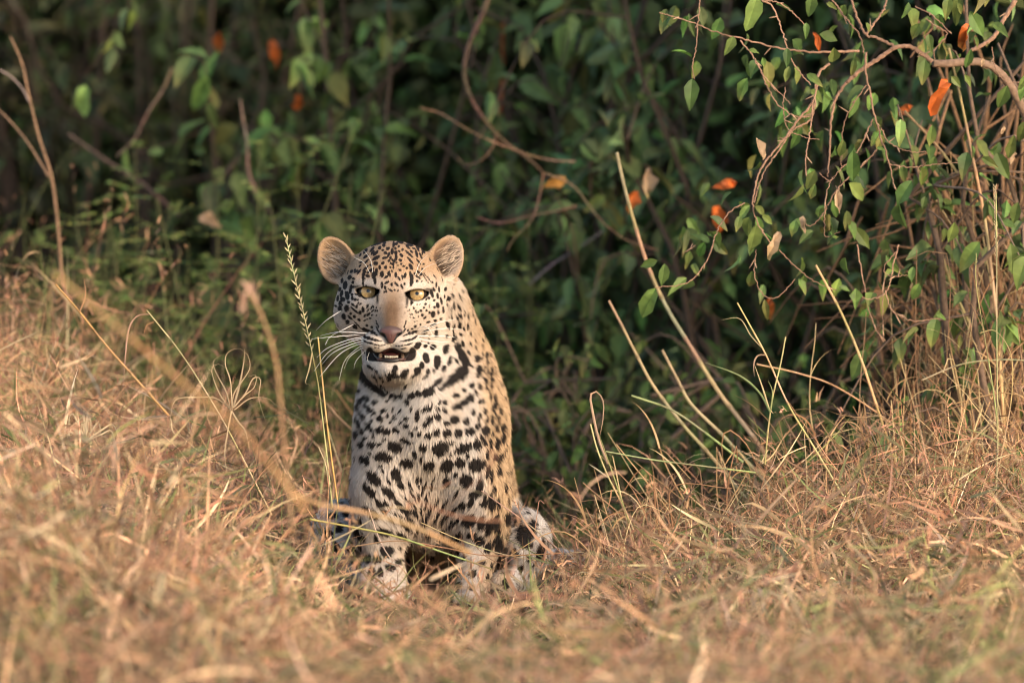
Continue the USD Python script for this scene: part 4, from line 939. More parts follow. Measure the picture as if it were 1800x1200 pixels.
for a, b_, ln, an in [(310, 235, 150, 118), (315, 75, 70, 160), (375, 120, 90, 95), (1135, 215, 85, 90), (1092, 172, 50, 5), (1440, 345, 115, 105), (1475, 285, 50, 30), (1358, 118, 65, 100), (1370, 190, 90, 112),
        (925, 165, 70, 60), (1090, 90, 90, 95), (1580, 50, 150, 125), (720, 15, 60, 100)]:
    hanging_leaf(over, OB, 1000 + a / 2.25, 430 + b_ / 2.25, .34 + rg.normal(0, .04), ln / 2.25, an, GR * 1.15 * np.exp(rg.normal(0, .2)), rg)
for a, b_, ln, an in [(730, 940, 105, 80), (372, 695, 100, 60), (430, 1150, 130, 110), (565, 1050, 80, 95), (1500, 610, 50, 100), (1405, 295, 40, 100), (1550, 740, 60, 110)]:
    hanging_leaf(over, OB, 1200 + a / 2.667, b_ / 2.667, .32, ln / 2.667, an, np.array([.40, .265, .155]) * rg.uniform(.8, 1.1), rg, 'dry pale tan leaf', .45)
for px, py, y, ln, an, lab in [(1693, 69, .36, 52, 100, 'bright orange withered leaf'), (1652, 168, .36, 62, 115, 'large curled orange withered leaf'), (1437, 72, .5, 34, 70, 'orange withered leaf')]:
    hanging_leaf(over, OB, px, py, y, ln, an, ORANGE, rg, lab, .42, droop=.5)
# a looser second layer of the same branches keeps the bush leafy from other sides
n = 170
pick = rg.integers(0, len(lines), n); pos = np.stack([lines[k][0][int(rg.integers(0, len(lines[k][0])))] for k in pick]) + rg.normal(0, .012, (n, 3)) + np.stack([0 * pick, np.abs(rg.normal(.12, .25, n)), 0 * pick], 1)
v, f, c = leaves(pos, rg.normal(0, .5, (n, 3)) + [0, 0, -.8], rg.normal(0, .5, (n, 3)) + [.1, -.6, .8], rg.uniform(.026, .048, n), rg.uniform(.013, .023, n), green(rg, n, GR, .3, .10), rg)
place_leaves(over, OB, v, f, c, np.where(in_frame(pos), 1.0, 0) * rg.random(n), 190)

# brown vine and bare twigs in the middle distance
def stalk(name, label, cat, pts, r0, r1, y, col, dy=0.0, n=40, mat=None, group=None, sides=6, feet=None):
    q = [P(*p[:2], y + dy * k / max(1, len(pts) - 1)) for k, p in enumerate(pts)]
    n = n * 2; l = smooth_line(q, n)
    l, rr, cc = nodes(l, np.linspace(r0, r1, n), col, int(abs(pts[0][0]) * 7 + pts[0][1]), .085 if name == 'grass_stalk' else .05)
    v_, f_ = tube(l, rr, sides)
    c = np.vstack([np.repeat(cc, sides, 0), cc[[0, -1]]]) * (1 + .25 * (meshkit.noise(v_ * np.array([300, 300, 40]), 3) - .5))[:, None]
    return tag(put(name, v_, f_, mat or M_bark, None, c, vertex_normals(v_, f_)), label, cat, group), l
VN = (.095, .056, .038)
stalk('hanging_vine', 'thick brown vine hanging in a curve from the top edge above the leopard', 'vine', [(866, -30), (850, 20), (826, 75), (817, 125), (828, 170), (855, 212), (890, 250), (930, 278), (962, 308)], .0068, .0026, 2.0, VN)
stalk('bare_twig', 'bare twig with a pale tip slanting across the middle above the right ear', 'twig', [(738, 190), (775, 200), (830, 232), (900, 262), (960, 280), (1010, 284)], .0013, .0022, 1.9, (.20, .115, .07))
stalk('bare_twig', 'thin twig curling left below the hanging vine', 'twig', [(872, 235), (866, 258), (845, 282), (818, 290), (803, 278)], .003, .0015, 2.0, VN)
stalk('bare_twig', 'reddish twig lying nearly level just right of the leopard\'s right ear', 'twig', [(838, 382), (880, 392), (930, 380), (975, 372), (1015, 362)], .0014, .0020, 1.9, (.15, .085, .06))
stalk('bare_twig', 'brown twig arching down from the middle towards the broken reed', 'twig', [(960, 305), (1005, 325), (1035, 360), (1065, 395), (1110, 425), (1160, 440)], .0022, .0013, 1.7, (.15, .09, .055))
stalk('bare_twig', 'thin twig dropping below the end of the hanging vine', 'twig', [(955, 305), (948, 345), (935, 385), (905, 420), (895, 440)], .002, .001, 1.9, (.2, .11, .07))
stalk('bare_twig', 'grey twig crossing the dark hollow right of the leopard', 'twig', [(930, 500), (970, 465), (1010, 440), (1060, 405)], .0022, .0016, 2.2, (.13, .11, .11))
stalk('bare_twig', 'slanting twig with a dry tip above the feathery herbs on the left', 'twig', [(302, 120), (285, 160), (262, 195), (235, 245), (205, 275)], .0030, .0016, 2.6, (.17, .11, .07))
stalk('bare_twig', 'long dark twig running down right across the left background', 'twig', [(120, 235), (190, 285), (250, 325), (310, 380)], .003, .0045, 2.9, (.12, .08, .06))
stalk('bare_twig', 'dead stem rising with a pale fork left of the leopard\'s ear', 'twig', [(422, 175), (428, 215), (434, 250), (436, 300), (450, 340)], .002, .004, 2.5, (.20, .13, .10))
stalk('rusty_stem', 'upright rusty orange stem behind the hanging vine', 'stem', [(884, 40), (882, 120), (878, 190), (874, 250)], .0045, .0045, 2.9, (.26, .085, .03))
dead = thing('dead_weed', 'tall dead forked weed stem standing in the grass at the left edge', 'dead weed', P(120, 560, 1.8))
def dead_part(nm, pts, r0, r1, y, col):
    l = smooth_line([P(*p, y) for p in pts], 30); v_, f_ = tube(l, np.linspace(r0, r1, 30), 6); put(nm, v_, f_, M_bark, dead, col, vertex_normals(v_, f_), P(120, 560, 1.8))
dead_part('stem', [(18, 65), (38, 110), (50, 165), (68, 240), (90, 310), (102, 400), (108, 480), (120, 560)], .0022, .0042, 1.8, (.22, .13, .075))
dead_part('branch', [(-20, 115), (15, 132), (38, 155), (52, 180)], .0018, .0024, 1.8, (.20, .15, .13))
dead_part('branch', [(-20, 180), (10, 205), (48, 250), (85, 310)], .0018, .0024, 1.8, (.18, .11, .07))
for px, py, y, ln, an, lab in [(384, 78, 3.2, 42, 95, 'orange withered leaf in the upper left, left one of two'), (482, 92, 3.2, 48, 80, 'orange withered leaf in the upper left, right one of two'), (524, 181, 2.9, 34, 85, 'red-orange withered leaf just up left of the leopard\'s left ear'),
        (1112, 354, 1.5, 42, 110, 'red-orange withered leaf behind the slanting broken reed'), (1352, 540, 1.2, 34, 100, 'small orange withered leaf over the dark hollow on the right'), (1264, 385, 1.4, 50, 80, 'dull orange withered leaf among the leaves right of the broken reed'),
        (1274, 325, 1.4, 40, 170, 'dull red withered leaf above the dull orange one'), (658, 108, 3.2, 24, 60, 'tiny orange withered leaf above the leopard\'s forehead'), (1585, 195, .9, 40, 160, 'orange withered leaf deep in the bush at the right'),
        (1140, 322, 1.5, 50, 95, 'pale tan dead leaf hanging beside the broken reed'), (372, 388, 2.4, 44, 15, 'pale tan dead leaf lying over the herbs on the left'), (975, 320, 1.8, 40, 170, 'ochre leaf at the end of the brown twig')]:
    o_ = P(px, py, y)
    hanging_leaf(None, (0, 0, 0), px, py, y, ln, an, ORANGE if 'orange' in lab or 'red' in lab else (.34, .22, .13) if 'pale' in lab else (.30, .14, .03), rg, None, .5, 'withered_leaf', .5)
    tag(stage.GetPrimAtPath('/World/withered_leaf' + ('' if _used[('/World', 'withered_leaf')] == 1 else '_%03d' % (_used[('/World', 'withered_leaf')] - 1))), lab, 'leaf')

# ================================================================ grass
def blades(base, az, lean, bend, length, width, c0, c1, rg, nseg=4, twist=1.0, curl=None):
    """Flat tapered blades: lean from upright at the foot, bending further along the length."""
    n = len(base); t = np.linspace(0, 1, nseg + 1)
    th = lean[:, None] + bend[:, None] * t ** 1.3
    kink = (rg.random(n) < .22)[:, None] * (t > rg.uniform(.35, .8, n)[:, None]) * rg.uniform(.5, 1.7, n)[:, None]; th = th + kink        # snapped blades
    st = np.stack([np.sin(th) * np.cos(az)[:, None], np.sin(th) * np.sin(az)[:, None], np.cos(th)], -1)
    if curl is not None:
        a2 = az[:, None] + curl[:, None] * t; st = np.stack([np.sin(th) * np.cos(a2), np.sin(th) * np.sin(a2), np.cos(th)], -1)
    step = length[:, None, None] / nseg
    p = base[:, None] + np.concatenate([np.zeros((n, 1, 3)), np.cumsum((st[:, 1:] + st[:, :-1]) / 2 * step, 1)], 1)
    sd = np.stack([-np.sin(az), np.cos(az), 0 * az], -1)
    ph = rg.uniform(-1.2, 1.2, n)[:, None] + twist * rg.normal(0, .8, n)[:, None] * t
    nrm = np.cross(np.repeat(sd[:, None], nseg + 1, 1), st)
    s = sd[:, None] * np.cos(ph)[..., None] + nrm * np.sin(ph)[..., None]
    w = (width[:, None] * .5 * np.maximum(1 - t ** 2, .04) * (.75 + .5 * t * (1 - t) * 2))[..., None]
    v = np.stack([p - s * w, p + s * w], 2).reshape(n, -1, 3)
    f = []
    for k in range(nseg):
        a = 2 * k; f += [[a, a + 1, a + 3], [a, a + 3, a + 2]]
    c = c0[:, None] + (c1 - c0)[:, None] * np.repeat(t, 2)[None, :, None]
    return v, np.array(f), c, p

def grass_colors(rg, n, green=.12, red=.25, wet=None):
    straw, tan, rust, gr = np.array([.55, .38, .22]), np.array([.45, .26, .14]), np.array([.34, .17, .098]), np.array([.20, .205, .075])
    r = rg.random(n)
    if wet is not None: r = np.where((wet > .58) & (rg.random(n) < .5), 0.0, r)          # greener patches
    c = np.where((r < green)[:, None], gr, np.where((r < green + red)[:, None], rust, np.where((r < green + red + .35)[:, None], tan, straw)))
    return c * np.exp(rg.normal(.02, .46, (n, 1))) * (1 + rg.normal(0, .05, (n, 3)))

def flat(parts):
    V, F, C, o = [], [], [], 0
    for v, f, c in parts:
        k = v.shape[1]; V.append(v.reshape(-1, 3)); C.append(c.reshape(-1, 3)); F.append((f[None] + (np.arange(len(v)) * k)[:, None, None]).reshape(-1, 3) + o); o += len(v) * k
    return np.vstack(V), np.vstack(F), np.vstack(C)

def cat_free(x, y):
    """Not under the leopard."""
    cx = P(760, 0)[0]
    return (((x - cx) / .30) ** 2 + ((y - .20) / .46) ** 2 > 1)

def meadow(name, label, n, xr, yr, hfun, seed, green=.12, red=.25, spike=.25, wid=(.0014, .0038), lean=.55, bend=1.1, keep=None, even=False, comb=.55, mat=0.0):
    rg = np.random.default_rng(seed)
    x, y = rg.uniform(*xr, n), rg.uniform(*yr, n)
    ok = cat_free(x, y)
    if keep is not None: ok &= keep(x, y, rg)
    x, y = x[ok], y[ok]; n = len(x)
    b = np.stack([x, y, gh(x, y) - .005], -1)
    tuft = meshkit.noise(np.stack([x * 7, y * 7, 0 * x], -1), seed)             # taller and shorter tufts, matted flow
    h = hfun(x, y) * (.55 + .75 * tuft) * rg.uniform(.6, 1.35, n)
    if even: h = np.where(np.abs(x + .13) < .36, hfun(x, y) * (.6 + .4 * tuft) * rg.uniform(.6, 1.05, n), np.minimum(h * 1.25, .24 + .10 * (x < -.3)))
    fl = meshkit.noise(np.stack([x * 2.2, y * 2.2, 0 * x + 3], -1), seed + 1) * 4 * np.pi
    az = np.where(rg.random(n) < comb, fl, rg.uniform(0, 2 * np.pi, n)) + rg.normal(0, .5, n)
    c = grass_colors(rg, n, green, red, meshkit.noise(np.stack([x * 2.6, y * 2.0, 0 * x + 21], -1), seed + 3))
    patch = meshkit.noise(np.stack([x * 3, y * 3, 0 * x + 9], -1), seed + 2)[:, None]
    c = c * (.55 + .85 * patch)
    ln, bd = np.abs(rg.normal(0, lean, n)), np.abs(rg.normal(.2, bend, n))
    m_ = rg.random(n) < mat                                                     # broken straws caught at all heights of the mat
    b[m_, 2] += (h * rg.uniform(.05, .95, n))[m_]; ln[m_] = rg.uniform(.75, 2.1, m_.sum()); bd[m_] = rg.normal(0, .5, m_.sum()); h = np.where(m_, rg.uniform(.05, .19, n), h)
    v, f, col, p = blades(b, az, ln, bd, h, rg.uniform(*wid, n), c * .52, c * 1.08, rg, 5, curl=rg.normal(0, .5, n))  # blade feet darkened in the colour for the shadowed gaps between them
    parts = [(v, f, col)]
    k = np.where(rg.random(n) < spike)[0]                                       # seed heads: fans of reddish husks near the tips
    for j in range(5):
        q = p[k, -1] - (p[k, -1] - p[k, -2]) * (j * .22)[..., None] if np.ndim(j) else p[k, -1] + (p[k, -2] - p[k, -1]) * (j * .2)
        m = len(k); d_az = rg.uniform(0, 2 * np.pi, m)
        hc_ = np.array([.34, .185, .105]) * np.exp(rg.normal(0, .3, (m, 1))) * (1 + rg.normal(0, .06, (m, 3)))
        v2, f2, c2, _ = blades(q, d_az, np.abs(rg.normal(.7, .4, m)), rg.normal(.3, .5, m), rg.uniform(.012, .032, m), rg.uniform(.0022, .005, m), hc_, hc_ * 1.2, rg, 2)
        parts.append((v2, f2, c2))
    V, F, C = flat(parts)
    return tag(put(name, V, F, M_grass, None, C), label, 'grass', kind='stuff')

SKY_X = [-200, 0, 200, 400, 500, 560, 640, 700, 800, 880, 960, 1050, 1200, 1500, 2000]
SKY_Y = [650, 670, 725, 795, 865, 950, 995, 1022, 1022, 990, 955, 925, 885, 890, 880]
def h_front(x, y):
    """Foreground grass: tall on the mound at the left, trodden low before the paws, knee-high at the right."""
    px = 900 + x / ((y + 20) * 5e-5); py = np.interp(px, SKY_X, SKY_Y)
    top = CAM[2] - (y + 20) * math.tan(PITCH) + (600 - py) * 5e-5 * (y + 20)
    return np.clip((top - gh(x, y)) * .92, .035, .36)
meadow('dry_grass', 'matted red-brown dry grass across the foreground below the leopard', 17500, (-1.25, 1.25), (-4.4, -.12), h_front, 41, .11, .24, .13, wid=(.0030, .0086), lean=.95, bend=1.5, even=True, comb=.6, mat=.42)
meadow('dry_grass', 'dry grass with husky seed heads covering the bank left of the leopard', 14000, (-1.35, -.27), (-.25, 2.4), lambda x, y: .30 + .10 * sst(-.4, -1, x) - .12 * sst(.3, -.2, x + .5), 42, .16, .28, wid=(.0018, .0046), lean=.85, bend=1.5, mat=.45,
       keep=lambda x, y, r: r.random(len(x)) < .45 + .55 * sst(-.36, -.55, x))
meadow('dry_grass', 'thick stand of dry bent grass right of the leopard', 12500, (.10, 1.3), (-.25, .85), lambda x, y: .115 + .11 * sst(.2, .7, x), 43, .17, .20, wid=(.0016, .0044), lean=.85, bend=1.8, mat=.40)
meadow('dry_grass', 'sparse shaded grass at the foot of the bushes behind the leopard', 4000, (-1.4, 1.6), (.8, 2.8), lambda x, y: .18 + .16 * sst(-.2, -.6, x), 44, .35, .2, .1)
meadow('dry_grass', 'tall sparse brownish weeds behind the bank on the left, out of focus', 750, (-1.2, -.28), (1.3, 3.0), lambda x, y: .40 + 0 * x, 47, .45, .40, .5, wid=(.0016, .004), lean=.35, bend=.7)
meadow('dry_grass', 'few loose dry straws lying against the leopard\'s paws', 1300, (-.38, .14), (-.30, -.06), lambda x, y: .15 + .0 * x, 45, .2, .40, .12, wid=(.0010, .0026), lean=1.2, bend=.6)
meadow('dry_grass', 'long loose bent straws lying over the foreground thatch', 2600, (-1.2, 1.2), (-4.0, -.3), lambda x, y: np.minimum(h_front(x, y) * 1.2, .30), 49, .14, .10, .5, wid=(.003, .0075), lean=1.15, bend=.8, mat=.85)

# ---------------------------------------------------------------- stalks one can point to
STRAW, TAN, RUST, GREENISH = (.56, .42, .22), (.46, .29, .14), (.36, .19, .095), (.30, .30, .11)
def grass_stalk(label, pts, w0, w1, y, col, dy=0.0, tip=None):
    p, l = stalk('grass_stalk', label, 'grass stalk', pts, w0 * .5e-3, w1 * .5e-3, y, col, dy, 36, M_grass)
    return l
rg = np.random.default_rng(77)
def ribbon(pts, w, y, col, dy=0.0, n=22, sway=.4):
    """A dry leaf blade through pixels, flat, with a slight twist."""
    q = [P(*p, y + dy * k / max(1, len(pts) - 1)) for k, p in enumerate(pts)]
    l = smooth_line(q, n); t = unit(np.gradient(l, axis=0)); s = unit(np.cross(t, FWD + np.array([0, 0, sway]))); nn_ = np.cross(t, s)
    a = np.linspace(-sway, sway, n)[:, None]; s = s * np.cos(a) + nn_ * np.sin(a)
    ww = w * .5e-3 * np.minimum(1, np.linspace(1.6, .12, n))[:, None]
    v = np.stack([l - s * ww, l + nn_ * ww * .35, l + s * ww], 1).reshape(-1, 3); f = []
    for k in range(n - 1):
        for m in (0, 1): a_ = k * 3 + m; f += [[a_, a_ + 1, a_ + 4], [a_, a_ + 4, a_ + 3]]
    return v, np.array(f), np.array(col) * (1 + .15 * (meshkit.noise(v * 40, 2) - .5))[:, None]

def spikelets(stem, n, ln, wd, col, spread, rg, t0=0.0, t1=1.0):
    k = np.linspace(t0, t1, n); L = len(stem) - 1
    pos = np.stack([np.interp(k * L, np.arange(L + 1), stem[:, j]) for j in range(3)], 1)
    d = unit(np.stack([np.interp(k * L, np.arange(L + 1), np.gradient(stem, axis=0)[:, j]) for j in range(3)], 1))
    sd = np.where(np.arange(n) % 2 == 0, 1.0, -1.0)[:, None] * np.array([1.0, 0, 0]) + rg.normal(0, .3, (n, 3))
    return leaves(pos, d + sd * spread, rg.normal(0, .3, (n, 3)) + [0, -1, .3], ln * rg.uniform(.7, 1.2, n), wd, np.tile(np.array(col), (n, 1)) * rg.uniform(.7, 1.2, (n, 1)), rg, .1)

def stalk_with_head(label, pts, w0, w1, y, col, head_pts, n_sp, ln, wd, hcol, spread, leaves_=()):
    o = P(*pts[-1], y); t = thing('seed_stalk', label, 'grass stalk', o)
    l = smooth_line([P(*p, y) for p in pts], 90); l, rr, cc = nodes(l, np.linspace(w0, w1, 90) * .5e-3, col, int(pts[0][0])); v_, f_ = tube(l, rr, 6)
    put('stem', v_, f_, M_grass, t, np.vstack([np.repeat(cc, 6, 0), cc[[0, -1]]]) * (1 + .25 * (meshkit.noise(v_ * np.array([300, 300, 40]), 3) - .5))[:, None], vertex_normals(v_, f_), o)
    if n_sp:
        hl = smooth_line([P(*p, y) for p in head_pts], 30)
        v, f, c = spikelets(hl[::-1], n_sp, ln, wd, hcol, spread, rg)
        V, F, C = flat([(v, f, c)]); put('seed_head', V, F, M_grass, t, C, None, o)
    for lp, w, cc in leaves_:
        v, f, c = ribbon(lp, w, y - .004, cc); put('leaf_blade', v, f, M_grass, t, c, None, o)
    return t

stalk_with_head('tall pale grass stalk with a thin seed head left of the leopard\'s face', [(503, 418), (515, 475), (532, 545), (552, 640), (562, 705), (582, 890)], 1.6, 3.2, -.02, (.42, .38, .19),
                [(503, 418), (515, 475), (532, 545), (548, 615)], 34, .013, .0032, (.40, .33, .18), .55, [([(549, 620), (543, 650), (537, 672), (545, 676)], 2.5, STRAW)])
grass_stalk('bright orange-tan broken stalk beside the leopard\'s whiskers', [(559, 592), (565, 650), (574, 735), (593, 893)], 3.0, 3.4, -.03, (.58, .36, .14))
grass_stalk('short pale wavy stalk at the foot of the two tall stalks left of the leopard', [(560, 785), (572, 815), (578, 850), (584, 895)], 1.8, 2.6, -.03, STRAW)
stalk_with_head('slender dry stalk with a curled leaf, leaning left of the curly tuft', [(258, 545), (280, 572), (312, 612), (350, 668), (390, 735), (430, 810), (480, 905)], 2.0, 3.2, .0, STRAW, None, 0, 0, 0, 0, 0,
                [([(262, 552), (240, 556), (226, 580), (220, 630), (215, 695)], 3.0, (.34, .20, .14)), ([(270, 566), (258, 572), (252, 590)], 2.0, RUST)])
stalk_with_head('orange-brown stalk slanting down right in the left grass', [(98, 500), (140, 548), (190, 612), (240, 670), (292, 730)], 3.0, 4.5, -.45, (.46, .25, .11), None, 0, 0, 0, 0, 0, [([(140, 548), (150, 520), (148, 490)], 3, RUST)])
grass_stalk('thick out-of-focus tan stalk running diagonally across the left foreground', [(95, 480), (190, 560), (300, 655), (410, 745), (490, 835), (540, 900)], 5.0, 6.0, -3.6, (.46, .27, .12))
stalk_with_head('blurred red-brown upright stalk with a drooping head left of the leopard', [(438, 515), (462, 560), (486, 640), (497, 740), (508, 830), (520, 940)], 4.5, 7.0, -2.6, (.38, .21, .11), [(428, 540), (432, 520), (440, 508), (452, 540)], 12, .020, .006, (.40, .24, .16), .35)
grass_stalk('blurred pale straw crossing in front of the leopard\'s left haunch', [(500, 860), (560, 885), (640, 900), (730, 925), (835, 972)], 7.0, 5.0, -2.2, (.52, .33, .16))
grass_stalk('thin yellow-green stem crossing low over both front paws', [(545, 912), (640, 930), (700, 944), (780, 972), (860, 1000)], 4.0, 3.0, -.35, (.40, .36, .14))
grass_stalk('reddish dry stem lying level in front of the leopard\'s chest', [(620, 960), (700, 950), (780, 962), (860, 976), (990, 972)], 2.2, 2.0, -.22, RUST)
grass_stalk('pale stem slanting across the right front leg and haunch', [(846, 862), (880, 886), (925, 918), (985, 968)], 1.8, 2.2, -.14, (.40, .27, .20))
grass_stalk('second pale stem under the slanting one by the right haunch', [(740, 918), (800, 945), (870, 970), (940, 985)], 2.0, 1.8, -.2, STRAW)
grass_stalk('short bright straw standing in front of the left elbow', [(648, 893), (662, 935), (676, 965), (690, 985)], 2.0, 1.8, -.14, (.62, .46, .30))
grass_stalk('thin hooked stem rising beside the right haunch', [(957, 885), (948, 880), (944, 905), (940, 935)], 1.4, 1.6, -.02, (.40, .27, .14))
# right side
stalk_with_head('long slanting broken reed, its pale top just below the red-orange leaf', [(1084, 268), (1098, 330), (1116, 395), (1140, 470), (1172, 540), (1215, 610), (1265, 690), (1330, 775), (1400, 880)], 7.0, 9.5, .75, (.46, .33, .19), None, 0, 0, 0, 0, 0)
grass_stalk('second slanting reed, ending beside the long broken one, greenish at its top', [(1070, 528), (1092, 570), (1118, 622), (1150, 680), (1200, 745), (1250, 800), (1320, 885)], 5.5, 8.0, .55, (.40, .33, .17))
grass_stalk('thick leaning reed in the dark hollow, right of the greenish one', [(1164, 615), (1190, 665), (1215, 710), (1270, 765), (1330, 830), (1385, 895)], 6.0, 7.5, .6, (.44, .34, .18))
grass_stalk('straight tan reed leaning left in the middle of the right grass stand', [(1434, 466), (1458, 510), (1482, 556), (1510, 620), (1535, 690), (1562, 770), (1590, 850)], 4.6, 6.0, .35, (.50, .35, .16))
stalk_with_head('bright thin straw leaning left with a curled leaf, in the right grass', [(1296, 532), (1320, 575), (1347, 625), (1385, 710), (1430, 785), (1488, 880), (1530, 940)], 3.0, 4.0, .12, (.58, .42, .20), None, 0, 0, 0, 0, 0,
                [([(1346, 624), (1332, 625), (1325, 640), (1326, 662)], 3.0, (.36, .24, .16)), ([(1340, 612), (1320, 590), (1300, 560), (1268, 562)], 2.2, (.42, .34, .18))])
stalk_with_head('upright stalk with split green leaves and a bare top in the right grass', [(1381, 592), (1372, 640), (1360, 690), (1354, 735), (1350, 775), (1346, 815)], 2.6, 3.4, .10, (.48, .40, .18), None, 0, 0, 0, 0, 0,
                [([(1354, 725), (1335, 690), (1300, 660), (1240, 637)], 4.0, (.20, .24, .10)), ([(1354, 725), (1340, 680), (1326, 640)], 3.0, STRAW), ([(1354, 725), (1358, 690), (1350, 668)], 2.5, (.26, .28, .11)), ([(1350, 790), (1340, 812), (1358, 800), (1382, 760)], 2.4, STRAW)])
stalk_with_head('tallest thin green stalk with a fine seed head at the right edge', [(1751, 340), (1752, 480), (1752, 620), (1752, 760), (1749, 860), (1745, 990)], 2.0, 3.6, .05, (.44, .42, .18), [(1749, 330), (1751, 400), (1752, 455)], 44, .010, .0022, (.40, .30, .17), .35)
grass_stalk('green stem bowed left of the tallest thin stalk', [(1716, 445), (1716, 500), (1730, 590), (1745, 680), (1754, 760), (1750, 850)], 1.8, 2.8, .12, (.34, .33, .13))
grass_stalk('arched stem right of the tallest thin stalk', [(1722, 585), (1750, 582), (1776, 620), (1780, 680), (1770, 760), (1752, 860)], 1.6, 2.6, .10, (.48, .36, .18))
stalk_with_head('looped dry blade over a leaning straw at the left end of the right grass', [(1038, 745), (1050, 790), (1070, 840), (1095, 890), (1112, 930)], 3.0, 3.6, .02, STRAW, None, 0, 0, 0, 0, 0,
                [([(1068, 815), (1052, 770), (1042, 725), (1038, 695), (1048, 688), (1060, 704), (1060, 735), (1054, 768)], 4.5, (.44, .28, .18)), ([(1106, 920), (1090, 870), (1066, 800), (1052, 760)], 2.6, GREENISH),
                 ([(1070, 840), (1050, 825), (1035, 815)], 3.5, (.38, .34, .22)), ([(1075, 860), (1072, 880), (1066, 900)], 2.4, RUST)])
grass_stalk('long level straw from the looped blade into the right grass', [(1065, 793), (1150, 808), (1230, 818), (1330, 830)], 2.4, 3.0, .1, (.36, .36, .18))
grass_stalk('greenish blade sloping right out of the dark hollow', [(1110, 695), (1180, 720), (1240, 760), (1310, 812)], 4.0, 5.0, .3, (.28, .32, .14))
grass_stalk('level straw crossing the upright stalks at the right edge', [(1620, 668), (1690, 640), (1760, 632), (1820, 634)], 3.0, 2.6, .3, (.42, .34, .18))
grass_stalk('long thin straw leaning left across the top of the right grass', [(1330, 640), (1400, 655), (1470, 680), (1560, 740), (1620, 800)], 3.2, 3.6, .4, (.46, .32, .18))
stalk_with_head('tall tan reed rising to the orange leaf at the right', [(1668, 85), (1690, 180), (1706, 260), (1722, 340), (1735, 420), (1750, 560), (1760, 700), (1770, 900)], 5.0, 8.5, .5, (.50, .33, .16), None, 0, 0, 0, 0, 0)
grass_stalk('bent tan reed crossing left of the tall one at the right', [(1590, 195), (1650, 260), (1705, 335), (1745, 395), (1790, 470)], 5.0, 6.0, .6, (.48, .30, .15))
grass_stalk('brown reed leaning left across the upright stalks at the right', [(1645, 400), (1665, 480), (1690, 540), (1720, 600), (1760, 660)], 6.0, 7.0, .6, (.42, .26, .13))

# curly dry tuft left of the leopard
o = P(405, 725, .0); t = thing('curly_tuft', 'curly tuft of dry looped grass blades left of the leopard', 'grass tuft', o)
for pts, w in [([(405, 722), (398, 690), (380, 655), (375, 635), (392, 622)], 3.2), ([(408, 720), (405, 670), (396, 640), (400, 620), (420, 612), (430, 620)], 3.0), ([(410, 715), (420, 680), (428, 640), (430, 614)], 5.0),
               ([(412, 715), (432, 690), (445, 665), (458, 667), (455, 700), (466, 738)], 3.0), ([(410, 716), (430, 695), (447, 680), (450, 660), (436, 662)], 2.6), ([(404, 718), (380, 700), (350, 698), (310, 702), (300, 730), (298, 750)], 3.4),
               ([(406, 720), (385, 690), (372, 650), (385, 640), (400, 650)], 2.4), ([(408, 718), (412, 690), (438, 650), (436, 625), (428, 618)], 2.8), ([(300, 735), (305, 760), (325, 770), (335, 785)], 2.4), ([(412, 720), (440, 700), (470, 700), (485, 712)], 2.4),
               ([(407, 722), (418, 740), (432, 760), (440, 800)], 3.6), ([(407, 722), (400, 760), (395, 800), (402, 850)], 3.4)]:
    v, f, c = ribbon(pts, w * .75, .0 + rg.normal(0, .012), np.array([.44, .32, .19]) * rg.uniform(.8, 1.1), 0, 26); put('blade', v, f, M_grass, t, c, None, o)
o = P(150, 745, -.3); t = thing('curly_tuft', 'small curled dry tuft low in the grass at the far left', 'grass tuft', o)
for k in range(14):
    a = rg.uniform(-1.4, 1.4); r_ = rg.uniform(25, 60)
    pts = [(150, 775), (150 + math.sin(a) * r_ * .6, 775 - math.cos(a) * r_ * .7), (150 + math.sin(a) * r_, 770 - math.cos(a) * r_ * .8), (150 + math.sin(a) * r_ * 1.2, 790 - math.cos(a) * r_ * .4)]
    v, f, c = ribbon(pts, 2.6, -.3 + rg.normal(0, .015), np.array([.52, .40, .25]) * rg.uniform(.7, 1.1), 0, 16); put('blade', v, f, M_grass, t, c, None, o)

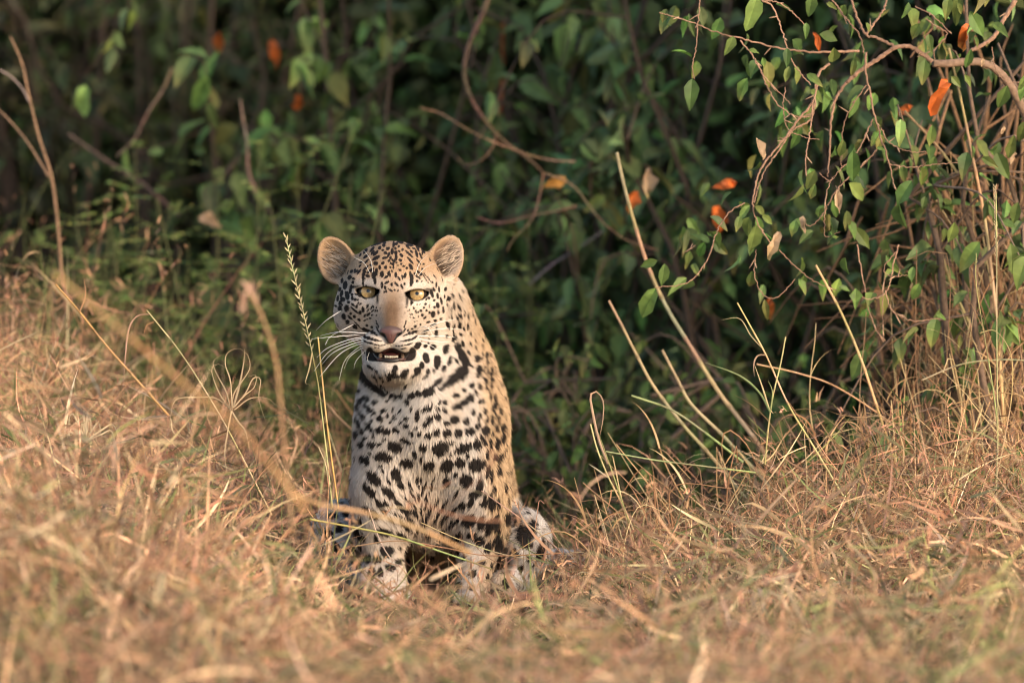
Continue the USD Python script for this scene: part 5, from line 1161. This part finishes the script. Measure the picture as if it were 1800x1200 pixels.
# clumps of tall brown stalks at the right edge: each clump a thing, each stalk a part
def clump(label, px, y, n, top, spread, seed, lean=.0, cols=(TAN, RUST, (.34, .20, .11), STRAW)):
    rg = np.random.default_rng(seed); x = P(px, 600, y)[0]; b = np.array([x, y, float(gh(x, y)) - .01]); t = thing('grass_clump', label, 'grass clump', b)
    H = P(px, top, y)[2] - b[2]
    for k in range(n):
        h = H * rg.uniform(.45, 1.05); dx = rg.normal(lean, spread) * h
        bb = b + np.array([rg.normal(0, .035), rg.normal(0, .035), 0]); bend = rg.normal(0, .10, 2) * h
        tip = bb + np.array([dx, rg.normal(0, .12) * h, h]); m = (bb + tip) / 2 + np.array([bend[0], bend[1], h * .04])
        pts = [bb, m, tip]
        if rg.random() < .45: pts.append(tip + np.array([rg.normal(0, .06), rg.normal(0, .03), -rg.uniform(.0, .07)]))
        c = np.array(cols[int(rg.integers(len(cols)))]) * rg.uniform(.7, 1.15)
        l = smooth_line(pts, 18); r0 = rg.uniform(.0012, .0026)
        v_, f_ = tube(l, np.linspace(r0, r0 * .35, 18), 5); put('stalk', v_, f_, M_grass, t, c, vertex_normals(v_, f_), b)
        if rg.random() < .95:                                                    # a dry sheath blade bending off
            i = int(rg.integers(5, 14)); d = np.array([rg.choice([-1, 1]) * rg.uniform(.4, 1), rg.normal(0, .4), rg.uniform(0, .8)]); ln = rg.uniform(.06, .17)
            v, f, c2, _ = blades(l[i][None], np.array([math.atan2(d[1], d[0])]), np.array([.35]), np.array([rg.uniform(.8, 2.6)]), np.array([ln]), np.array([rg.uniform(.002, .005)]), (c * 1.1)[None], (c * 1.1)[None], rg, 8)
            put('dry_leaf', v[0], f, M_grass, t, c2[0], None, b)
for k, (px, y, n, top, sp, ln, lab) in enumerate([
    (1800, .75, 19, 240, .14, -.06, 'very tall thin brown clump half out of the picture at the right'), (1740, .8, 18, 300, .13, -.02, 'tall brown stalks rising through the leafless tangle'), (1620, .8, 22, 500, .20, .05, 'brown stalks in the shade left of the dense rusty clump'),
    (1640, .45, 26, 560, .22, -.05, 'clump of brown bent stalks under the leaning tan reed'), (1700, .55, 22, 430, .16, .0, 'dense upright clump of rusty stalks behind the tallest thin stalk'),
    (1775, .60, 20, 330, .14, .02, 'tall rusty brown clump in the corner at the right edge'), (1560, .35, 32, 690, .30, -.10, 'low spreading clump of curled brown stalks left of the upright ones'),
    (1440, .30, 34, 740, .35, -.15, 'thin spreading clump of straw in the middle of the right grass stand'), (1320, .30, 32, 770, .40, -.10, 'small clump of bent straw below the leaning reeds'),
    (1180, .20, 26, 800, .38, -.15, 'small loose clump of straw near the left end of the right grass'), (1790, .30, 22, 560, .18, -.05, 'brown clump in front of the tall rusty one at the right edge'),
    (1110, .05, 12, 790, .30, -.12, 'straw clump around the looped dry blade'), (1720, .25, 18, 690, .22, -.05, 'short straw clump at the foot of the tallest thin stalk')]):
    clump(lab, px, y, n, top, sp, 200 + k, ln)

# alike things share a group
GROUPS = {'thicket_shrub': 'leafy shrubs in front of the dark thicket', 'low_shrub': 'low bushes behind the leopard', 'feathery_herb': 'feathery herbs on the left bank',
          'dead_shrub': 'leafless tangles at the right edge', 'grass_clump': 'clumps of stalks in the right grass stand', 'grass_stalk': 'single stalks standing in the grass', 'seed_stalk': 'single stalks standing in the grass',
          'withered_leaf': 'withered leaves caught in the bushes', 'bare_twig': 'bare twigs in the middle distance', 'curly_tuft': 'curly dry tufts on the left', 'dry_grass': 'dry grass areas'}
for p in world.GetPrim().GetChildren():
    g = GROUPS.get(p.GetName().rstrip('0123456789').rstrip('_'))
    if g: p.SetCustomDataByKey('group', g)
